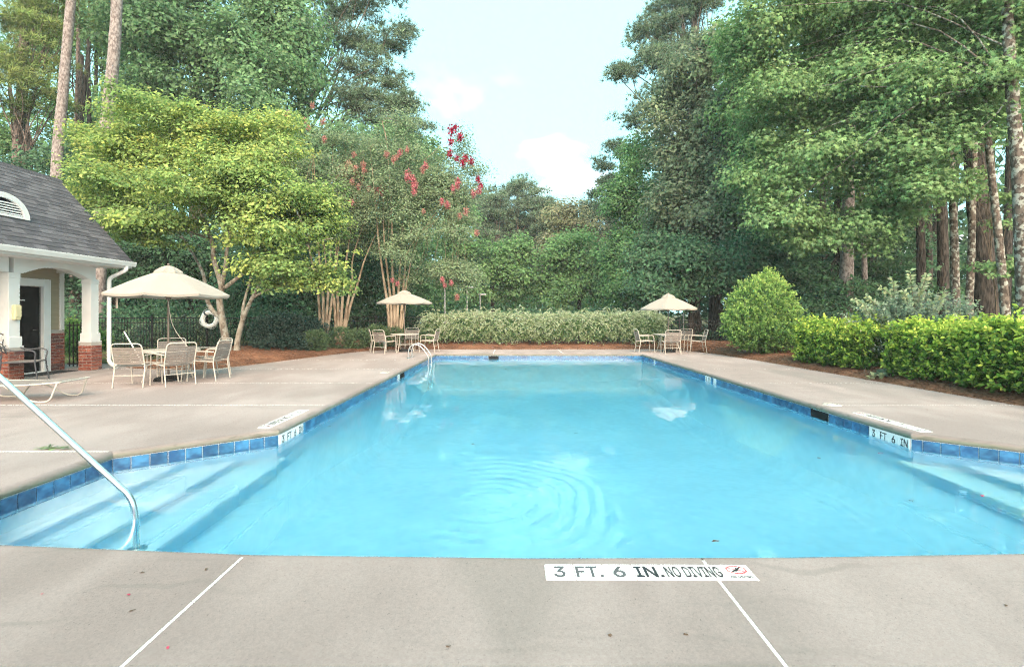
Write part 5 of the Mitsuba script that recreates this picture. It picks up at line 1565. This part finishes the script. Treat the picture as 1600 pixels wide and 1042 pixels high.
def shrub_stems(r, x, y, n, h, spread, rr=0.015):
    ms = []
    for k in range(n):
        a = r.uniform(0, 2 * np.pi)
        q = r.uniform(0.1, 1) * spread
        ms.append(tube(curve([(x + .15 * q * math.cos(a), y + .15 * q * math.sin(a), 0.0), (x + .5 * q * math.cos(a), y + .5 * q * math.sin(a), h * .5), (x + q * math.cos(a), y + q * math.sin(a), h)], 3), np.linspace(rr, rr * .4, 7), 5))
    return cat(*ms)


def blob_shrub(label, blobs, seed, n, per, L, size, cols, tmpl=KITE, leaf='leaf', core=0, up=0.4, name='shrub', stem=None, toned=0.0, **kw):
    r = np.random.default_rng(seed)
    t = thing(name, label, 'shrub')
    P, q = on_ellipsoids(r, blobs, n)
    lo, hi = P[:, 2].min(), P[:, 2].max()
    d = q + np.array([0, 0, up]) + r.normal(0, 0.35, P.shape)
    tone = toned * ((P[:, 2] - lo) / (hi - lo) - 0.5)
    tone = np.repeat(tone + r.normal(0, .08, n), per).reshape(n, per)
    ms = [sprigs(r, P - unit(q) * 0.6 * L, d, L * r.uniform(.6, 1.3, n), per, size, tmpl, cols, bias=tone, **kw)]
    if core:
        Pc, qc = on_ellipsoids(r, [(b[0], b[1], b[2], b[3] * .8, b[4] * .8, b[5] * .8) for b in blobs], core, False)
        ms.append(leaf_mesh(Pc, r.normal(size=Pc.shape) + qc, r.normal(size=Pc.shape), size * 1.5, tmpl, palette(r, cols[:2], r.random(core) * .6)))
    m, c = join(*ms)
    part(t, 'foliage', m, leaf, color=c, stuff=True)
    b = np.mean(np.array(blobs)[:, :3], 0)
    part(t, 'stems', shrub_stems(r, b[0], b[1], stem or 9, max(0.3, b[2]), 0.6 * np.mean(np.array(blobs)[:, 3])), 'twig_bark', True, stuff=True)
    return t


# the right side
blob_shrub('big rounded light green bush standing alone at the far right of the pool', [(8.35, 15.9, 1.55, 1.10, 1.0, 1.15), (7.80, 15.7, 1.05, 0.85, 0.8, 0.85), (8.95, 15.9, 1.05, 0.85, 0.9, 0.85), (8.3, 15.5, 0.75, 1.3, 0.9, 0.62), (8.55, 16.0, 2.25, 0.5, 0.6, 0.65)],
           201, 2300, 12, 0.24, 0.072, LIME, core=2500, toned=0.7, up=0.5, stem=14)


def hedge(label, y0, y1, xc, w, h0, h1, seed, n, per=9, size=0.066, L=0.15, cols=YELLOW):
    r = np.random.default_rng(seed)
    t = thing('hedge', label, 'hedge')
    s = r.random(n)
    Y = y0 + (y1 - y0) * s
    H = h0 + (h1 - h0) * s + 0.16 * (meshkit.fbm(np.stack([Y * 1.4, Y * 0, Y * 0], 1), 3, seed) - 0.5) * 2
    a = r.uniform(-0.15, 1.0, n) * np.pi * 0.98       # 0 = the face towards the pool, pi = the far face
    X_ = np.sign(np.cos(a)) * np.abs(np.cos(a)) ** 0.55
    Z_ = np.sign(np.sin(a)) * np.abs(np.sin(a)) ** 0.55
    lump = 1 + 0.30 * (meshkit.fbm(np.stack([Y * 2.1, X_ * 1.5, Z_ * 1.5], 1), 3, seed + 3) - 0.5) * 2
    endc = np.clip(np.minimum(Y - y0, y1 - Y) / 0.35, 0, 1) ** 0.5
    depth = 1 - 0.35 * r.random(n) ** 2
    zc = 0.52 * H
    P = np.stack([xc(Y) - X_ * w * lump * depth * (0.55 + .45 * endc), Y, zc + Z_ * (H - zc) * lump * depth * (0.7 + .3 * endc)], 1)
    P[:, 2] = np.where(np.sin(a) < 0, zc * (1 + 1.4 * np.sin(a)) + r.uniform(-.1, .1, n), P[:, 2])
    side = (np.abs(X_) > 0.8)
    P[:, 2] = np.where(side & (r.random(n) < 0.75), r.uniform(0.10, 0.95, n) * H, P[:, 2])
    q = np.stack([-np.cos(a), r.normal(0, .3, n), np.sin(a)], 1)
    d = q * 0.7 + np.array([0, 0, 0.75]) + r.normal(0, 0.30, (n, 3))
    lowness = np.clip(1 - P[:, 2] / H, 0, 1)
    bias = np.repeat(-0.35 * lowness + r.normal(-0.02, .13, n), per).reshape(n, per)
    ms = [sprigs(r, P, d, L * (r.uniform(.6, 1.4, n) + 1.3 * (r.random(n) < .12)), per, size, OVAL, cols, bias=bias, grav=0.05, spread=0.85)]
    nc = n // 2
    Yc = r.uniform(y0 + .1, y1 - .1, nc)
    Pc = np.stack([xc(Yc) + r.uniform(-.75, .75, nc) * w, Yc, r.uniform(0.18, 0.9, nc) * (h0 + (h1 - h0) * (Yc - y0) / (y1 - y0))], 1)
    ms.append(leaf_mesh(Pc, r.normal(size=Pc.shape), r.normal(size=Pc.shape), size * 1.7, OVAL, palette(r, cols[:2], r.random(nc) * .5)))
    m, c = join(*ms)
    part(t, 'foliage', m, 'glossy_leaf', color=c, stuff=True)
    st = []
    for y in np.arange(y0 + .2, y1, 0.34):
        x = xc(y) + r.uniform(-.2, .1)
        for k in range(3):
            st.append(tube(curve([(x + r.normal(0, .04), y + r.normal(0, .05), 0.02), (x + r.normal(-.1, .12), y + r.normal(0, .1), 0.25), (x + r.normal(-.15, .25), y + r.normal(0, .2), 0.6)], 3), np.linspace(.014, .006, 7), 5))
    part(t, 'stems', cat(*st), 'twig_bark', True, stuff=True)


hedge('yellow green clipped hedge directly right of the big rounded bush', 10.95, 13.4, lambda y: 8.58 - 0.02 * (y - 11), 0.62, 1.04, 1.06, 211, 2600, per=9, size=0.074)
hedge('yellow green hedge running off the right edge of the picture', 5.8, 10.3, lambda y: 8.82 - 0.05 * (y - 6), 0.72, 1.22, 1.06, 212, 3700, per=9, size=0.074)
# the silvery shrub with its spires, between the hedges
r = np.random.default_rng(221)
t = thing('silvery_shrub', 'silvery blue green shrub with upright spires growing between the yellow green hedges', 'shrub')
P, q = on_ellipsoids(r, [(9.6, 11.3, 1.15, 1.0, 0.9, 0.55), (8.85, 10.8, 0.55, 0.35, 0.45, 0.5), (9.0, 11.3, 1.2, 0.7, 0.6, 0.4), (10.1, 11.4, 1.2, .6, .6, .45)], 420)
ms = [sprigs(r, P, q + np.array([-.1, -.1, 0.5]) + r.normal(0, .3, P.shape), r.uniform(.25, .5, len(P)), 14, 0.062, KITE, SILVER, grav=0.12, spread=0.95, base=.1, tip=.75)]
sp = [(1394, 434, 11.2), (1421, 422, 11.1), (1449, 428, 11.1), (1475, 456, 11.0), (1493, 492, 10.6), (1352, 462, 11.4), (1332, 466, 11.6), (1375, 448, 11.3), (1412, 455, 11.0), (1437, 450, 11.2), (1345, 480, 11.2), (1465, 470, 11.2), (1360, 590, 10.2), (1375, 588, 10.1)]
tops = np.array([at(*s) for s in sp])
foot_ = np.array([(9.45, 11.2, 0.95)] * len(sp)) + r.normal(0, .12, (len(sp), 3))
foot_[-2:] = [(8.9, 10.8, .3), (8.95, 10.75, .3)]
for f0, tp in zip(foot_, tops):
    n = 84
    L = np.linalg.norm(tp - f0)
    ms.append(sprigs(r, f0[None], (tp - f0)[None], np.array([L]), n, 0.105, KITE, SILVER, grav=-0.0, spread=0.95, base=0.0, tip=1.05, jit=.1))
    ms.append(sprigs(r, f0[None], (tp - f0)[None], np.array([L * .9]), n, 0.105, KITE, SILVER, grav=-0.0, spread=1.0, base=0.0, tip=.9, jit=.1))
m, c = join(*ms)
part(t, 'foliage', m, 'leaf', color=c, stuff=True)
part(t, 'stems', cat(*[tube([f0 * [1, 1, 0] + [0, 0, .02], f0, tp], [.014, .010, .004], 5) for f0, tp in zip(foot_, tops)]), 'twig_bark', True, stuff=True)

# the left side
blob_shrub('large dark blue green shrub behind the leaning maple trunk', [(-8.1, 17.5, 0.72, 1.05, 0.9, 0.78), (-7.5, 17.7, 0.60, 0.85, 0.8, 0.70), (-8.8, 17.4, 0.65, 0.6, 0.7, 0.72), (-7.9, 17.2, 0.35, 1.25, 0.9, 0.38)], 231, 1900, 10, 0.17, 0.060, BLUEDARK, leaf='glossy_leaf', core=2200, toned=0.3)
blob_shrub('small mid green shrub at the right foot of the large dark shrub', [(-6.95, 17.2, 0.42, 0.46, 0.45, 0.44)], 232, 420, 10, 0.16, 0.055, SOFT, core=300, toned=.3)
blob_shrub('low soft green shrub under the crape myrtle trunks', [(-6.45, 18.3, 0.45, 0.55, 0.5, 0.48), (-5.95, 18.6, 0.42, 0.5, 0.5, 0.44)], 233, 600, 10, 0.16, 0.055, SOFT, core=400, toned=.4)
blob_shrub('low wide green shrub left of the far left table', [(-5.35, 19.1, 0.48, 0.62, 0.5, 0.5), (-4.75, 19.6, 0.45, 0.5, 0.5, 0.48)], 234, 640, 10, 0.16, 0.055, SOFT, core=400, toned=.4)
blob_shrub('pale sprigged shrub against the iron fence behind the near left umbrella', [(-12.6, 18.4, 0.75, 1.1, 0.45, 0.62), (-11.4, 18.5, 0.7, 0.8, 0.45, 0.55), (-13.9, 18.3, .6, .7, .45, .5)], 235, 330, 12, 0.42, 0.07, SILVER, core=500, toned=0.2, up=0.6)
blob_shrub('low leafy shrub seen through the gate of the pool house passage', [(-12.9, 14.6, 0.5, 0.7, 0.5, 0.55), (-13.9, 15.2, .7, .7, .6, .6)], 236, 420, 10, 0.2, 0.075, LIME, core=300, toned=.2)

# the far hedge: arching pale shoots over a darker body
r = np.random.default_rng(241)
t = thing('weeping_hedge', 'wide pale green hedge of arching shoots along the far end of the pool', 'hedge')
n = 1700
X_ = r.uniform(-3.75, 6.6, n)
top = 1.32 + 0.16 * (meshkit.fbm(np.stack([X_ * 1.1, 0 * X_, 0 * X_], 1), 3, 5) - .4)
top *= np.clip(np.minimum(X_ + 4.2, 7.2 - X_) / 0.9, 0, 1) ** 0.5
u_ = r.random(n)
front = r.random(n) < 0.62
Yb = np.where(front, 20.15 - 0.12 * np.sin(np.pi * u_), r.uniform(20.1, 21.0, n))
Zb = np.where(front, top * (0.34 + 0.66 * u_), top * r.uniform(.88, 1.0, n))
P = np.stack([X_, Yb, Zb], 1)
d = np.stack([r.normal(0, 0.9, n), np.where(front, -0.65, r.normal(-.1, .6, n)), np.where(front, 0.75 * u_ + .1, 0.95)], 1) + r.normal(0, .25, (n, 3))
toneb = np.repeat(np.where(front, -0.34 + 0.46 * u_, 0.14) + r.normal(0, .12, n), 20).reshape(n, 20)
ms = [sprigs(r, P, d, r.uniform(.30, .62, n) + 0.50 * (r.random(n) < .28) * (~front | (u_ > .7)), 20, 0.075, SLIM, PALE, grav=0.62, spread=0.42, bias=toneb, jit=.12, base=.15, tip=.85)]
nc = 7000
Xc = r.uniform(-3.6, 6.5, nc)
Pc = np.stack([Xc, r.uniform(20.2, 20.95, nc), r.uniform(0.32, 1.2, nc)], 1)
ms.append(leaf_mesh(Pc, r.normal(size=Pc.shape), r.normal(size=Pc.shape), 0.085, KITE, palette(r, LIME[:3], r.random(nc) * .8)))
m, c = join(*ms)
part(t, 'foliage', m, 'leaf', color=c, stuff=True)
st = []
for x in np.arange(-3.4, 6.6, 0.62):
    for k in range(5):
        xx = x + r.normal(0, .06)
        st.append(tube(curve([(xx, 20.5 + r.normal(0, .08), 0.02), (xx + r.normal(0, .08), 20.5 + r.normal(0, .1), .35), (xx + r.normal(0, .25), 20.45 + r.normal(0, .15), .8)], 3), np.linspace(.022, .010, 7), 5))
part(t, 'stems', cat(*st), 'oak_bark', True, stuff=True)


# ------------------------------------------------------------------ iron fences
def fence(label, pts, top=1.22, rails=(0.0, 0.17, 1.02), gap=0.11, base=0.0, finial=0.0):
    t = thing('iron_fence', label, 'fence')
    P = [np.array(p, float) for p in pts]
    for a, b in zip(P, P[1:]):
        L = np.linalg.norm(b - a)
        u = (b - a) / L
        M = rz(math.atan2(u[1], u[0]), (a[0], a[1], base))
        for dz in rails:
            part(t, 'rail', moved(box(0.0, L, -0.016, 0.016, top - dz - 0.032, top - dz), M), 'black_iron')
        for s in np.arange(0, L + 0.01, max(1.6, L / max(1, round(L / 2.2)))):
            part(t, 'post', moved(cbox(s - 0.03, s + 0.03, -0.03, 0.03, -0.15, top + 0.07, 0.008), M), 'black_iron')
        for s in np.arange(gap, L, gap):
            part(t, 'picket', moved(box(s - 0.009, s + 0.009, -0.028, -0.017, 0.06, top + finial), M), 'black_iron')


fence('black iron fence behind the maple and the near left table', [(-15.0, 17.4), (-9.2, 17.75), (-8.9, 22.5), (-3.7, 22.5)], 1.28)
fence('black iron fence behind the far hedge and the far right table', [(-3.6, 21.35), (9.75, 21.35)], 1.14)
fence('black iron fence behind the right hedges', [(9.95, 21.3), (10.2, 6.5)], 1.13, finial=0.10)

# the ring buoy on the fence
t = thing('ring_buoy', 'white ring buoy hanging on the iron fence behind the maple trunk', 'life ring')
ang = np.linspace(0, 2 * np.pi, 41)
M = np.eye(4)
M[:3, 3] = [-10.95, 17.50, 1.22]
m = trimesh.creation.torus(0.255, 0.082, major_sections=36, minor_sections=16)
m.apply_transform(trimesh.transformations.rotation_matrix(math.pi / 2 - 0.12, (1, 0, 0)))
part(t, 'ring', moved(m, M), 'white_plastic', True)
for k in range(4):
    q = k * math.pi / 2 + 0.6
    b_ = trimesh.creation.annulus(0.080, 0.088, 0.05, sections=16)
    R = np.eye(4)
    R[:3, 2], R[:3, 0], R[:3, 1] = [-math.sin(q), 0, math.cos(q)], [math.cos(q), 0, math.sin(q)], [0, -1, 0]
    R[:3, 3] = M[:3, 3] + np.array([0.255 * math.cos(q), 0, 0.255 * math.sin(q)])
    part(t, 'band', moved(b_, R), 'grey_iron')
part(t, 'rope', tube([M[:3, 3] + np.array([(0.345 + 0.03 * math.sin(4 * a)) * math.cos(a), -0.02, (0.345 + 0.03 * math.sin(4 * a)) * math.sin(a)]) for a in ang], 0.007, 6), 'white_plastic', True)
single('white_pole', 'slim white pole leaning by the downspout behind the leftmost strap chair', 'pole', tube([(-10.02, 12.46, 0.95), (-9.35, 12.3, 0.03)], 0.017, 8), 'white_plastic', True)

# ------------------------------------------------------------------ light poles beyond the hedge
for (px, ptop, D, head, lab) in ((695, 436, 27, 0, 'grey post without a lamp head beside the red flowers beyond the far hedge'), (729.5, 449, 34, 1, 'taller grey light pole with a flat lamp head beyond the far hedge'),
                                 (750, 460, 40, 1, 'shorter grey light pole with a flat lamp head beyond the far hedge'), (1068, 436, 27, 0, 'thin grey post rising behind the far right umbrella')):
    p = at(px, ptop, D)
    t = thing('light_pole' if head else 'grey_post', lab, 'light pole' if head else 'post')
    part(t, 'shaft', cat(tube([(p[0], p[1], GZ), (p[0], p[1], p[2])], 0.045 if not head else 0.05, 8), lathe([(0, 0.03), (0.05, 0.03), (0.055, 0.0), (0.05, -0.03)], 8).apply_translation(p)), 'dull_steel', 35)
    if head:
        part(t, 'lamp_head', cat(cbox(p[0] + 0.02, p[0] + 0.55, p[1] - 0.16, p[1] + 0.16, p[2] - 0.07, p[2] + 0.05, 0.03), tube([(p[0] - .02, p[1], p[2]), (p[0] + 0.1, p[1], p[2])], 0.03, 6)), 'dull_steel')
        part(t, 'bracket', box(p[0] - 0.12, p[0] - 0.02, p[1] - 0.04, p[1] + 0.04, p[2] - 0.02, p[2] + 0.02), 'dull_steel')
# ------------------------------------------------------------------ leaf scraps on the deck and on the water
r = np.random.default_rng(301)


def scrap(r, n=7):
    a = np.sort(r.uniform(0, 2 * np.pi, n))
    R = r.uniform(0.45, 1.0, n)
    P = np.column_stack([R * np.cos(a) * 0.016, R * np.sin(a) * 0.009, r.uniform(0, 0.006, n)])
    V = np.vstack([P, [[0, 0, 0.004]]])
    return trimesh.Trimesh(V, [(i, (i + 1) % n, n) for i in range(n)], process=False)


mat('dry_leaf', principled((0.085, 0.055, 0.035), 0.7))
mat('red_petal', principled((0.42, 0.045, 0.09), 0.6))
DECK_PX = [(66, 928, 1, 'red petal scrap on the near deck at the far left, above the corner'), (201, 930, 1, 'red petal scrap on the near deck a step left of the left joint'), (262, 1012, 1, 'red petal scrap right beside the lower end of the left joint'),
           (205, 955, 0, 'dark leaf scrap below the petal left of the left joint'), (221, 895, 0, 'dark leaf scrap close to the pool edge left of the left joint'), (322, 890, 0, 'dark leaf scrap close to the upper end of the left joint'),
           (953, 993, 0, 'dark leaf scrap on the near deck below the number 6 tile'), (1071, 991, 0, 'dark leaf scrap on the near deck below the NO DIVING tile'), (905, 872, 0, 'dark leaf scrap on the pool edge right above the FT. tile'),
           (1570, 946, 0, 'dark leaf scrap at the right end of the near deck'), (700, 1010, 0, 'dark leaf scrap in the middle of the bottom edge of the near deck'),
           (1448, 640, 0, 'dark leaf scrap on the right deck beyond the flat depth tiles'), (1062, 565, 0, 'dark leaf scrap on the far right deck in front of the far right table'), (1120, 584, 0, 'dark leaf scrap lying near the far part of the right pool edge'),
           (455, 596, 0, 'dark leaf scrap on the left deck in front of the dark blue green shrub'), (498, 620, 0, 'dark leaf scrap on the left deck beyond the flat depth tiles'), (130, 690, 0, 'dark leaf scrap on the left deck behind the slanting handrail')]
for px, py, red, lab in DECK_PX:
    p = gp(px, py, 0.0)
    m = scrap(r)
    m.apply_scale(r.uniform(0.7, 1.3) * (1 if p[1] < 4 else 1.8))
    m.apply_transform(rz(r.uniform(0, 6.28), (p[0], p[1], 0.0015)))
    single('fallen_petal' if red else 'fallen_leaf', lab, 'petal' if red else 'leaf', m, 'red_petal' if red else 'dry_leaf', group='petal scraps on the near deck' if red else 'leaf scraps on the deck')
for px, py, red, lab in [(1280, 716, 0, 'dark leaf scrap floating left of the right depth plates'), (1425, 783, 0, 'dark leaf scrap floating below the right depth plates'), (1375, 708, 1, 'red blossom scrap floating just under the right depth plates'),
                         (1535, 775, 1, 'red blossom scrap floating over the right steps'), (1118, 846, 0, 'dark leaf scrap floating near the near edge above the right joint'), (900, 677, 0, 'dark leaf scrap floating behind the ripple rings'),
                         (738, 694, 0, 'dark leaf scrap floating to the left behind the ripple rings'), (515, 666, 0, 'dark leaf scrap floating close to the left depth plates'), (790, 577, 0, 'dark leaf scrap floating near the far end, left of the middle'),
                         (958, 577, 0, 'dark leaf scrap floating near the far end, right of the middle')]:
    p = gp(px, py, WATER)
    m = scrap(r)
    m.apply_scale([2.2, 2.2, 1.0] if p[1] < 8 else [4.0, 4.0, 1.0])
    m.apply_transform(rz(r.uniform(-.4, .4), (p[0], p[1], WATER + 0.003)))
    single('floating_petal' if red else 'floating_leaf', lab, 'petal' if red else 'leaf', m, 'red_petal' if red else 'dry_leaf', group='blossom scraps on the water' if red else 'leaf scraps on the water')
p = gp(78, 701.5)
tw = [leaf_mesh(np.column_stack([p[0] + r.uniform(-.16, .20, 60), p[1] + r.normal(0, .025, 60), r.uniform(.004, .02, 60)]), np.array([0, 0, 1.0]) + r.normal(0, .4, (60, 3)), np.array([1.0, 0, 0]) + r.normal(0, .5, (60, 3)), 0.06, SLIM, palette(r, MYRTLE, r.random(60)))]
m, c = join(*tw)
single('fallen_sprig', 'green leafy sprig lying across the white deck joint at the left', 'sprig', m, 'leaf', color=c)
# ------------------------------------------------------------------ a thin scattering veil, added to lift the dark tones
scene['air'] = {'type': 'homogeneous', 'albedo': 0.95, 'sigma_t': 0.0008}
k = struct('added_veil', None, None, kind='stuff', label='thin pale veil added to lift the dark tones and pale the far trees')
scene[k] = {'type': 'cube', 'to_world': T().translate([0, 130, 22]).scale([265, 195, 25]), 'bsdf': {'type': 'null'}, 'interior': {'type': 'ref', 'id': 'air'}}
labels[k]['category'] = 'added_veil'
scene['camera']['medium'] = {'type': 'ref', 'id': 'air'}
scene['pool_water']['exterior'] = {'type': 'ref', 'id': 'air'}
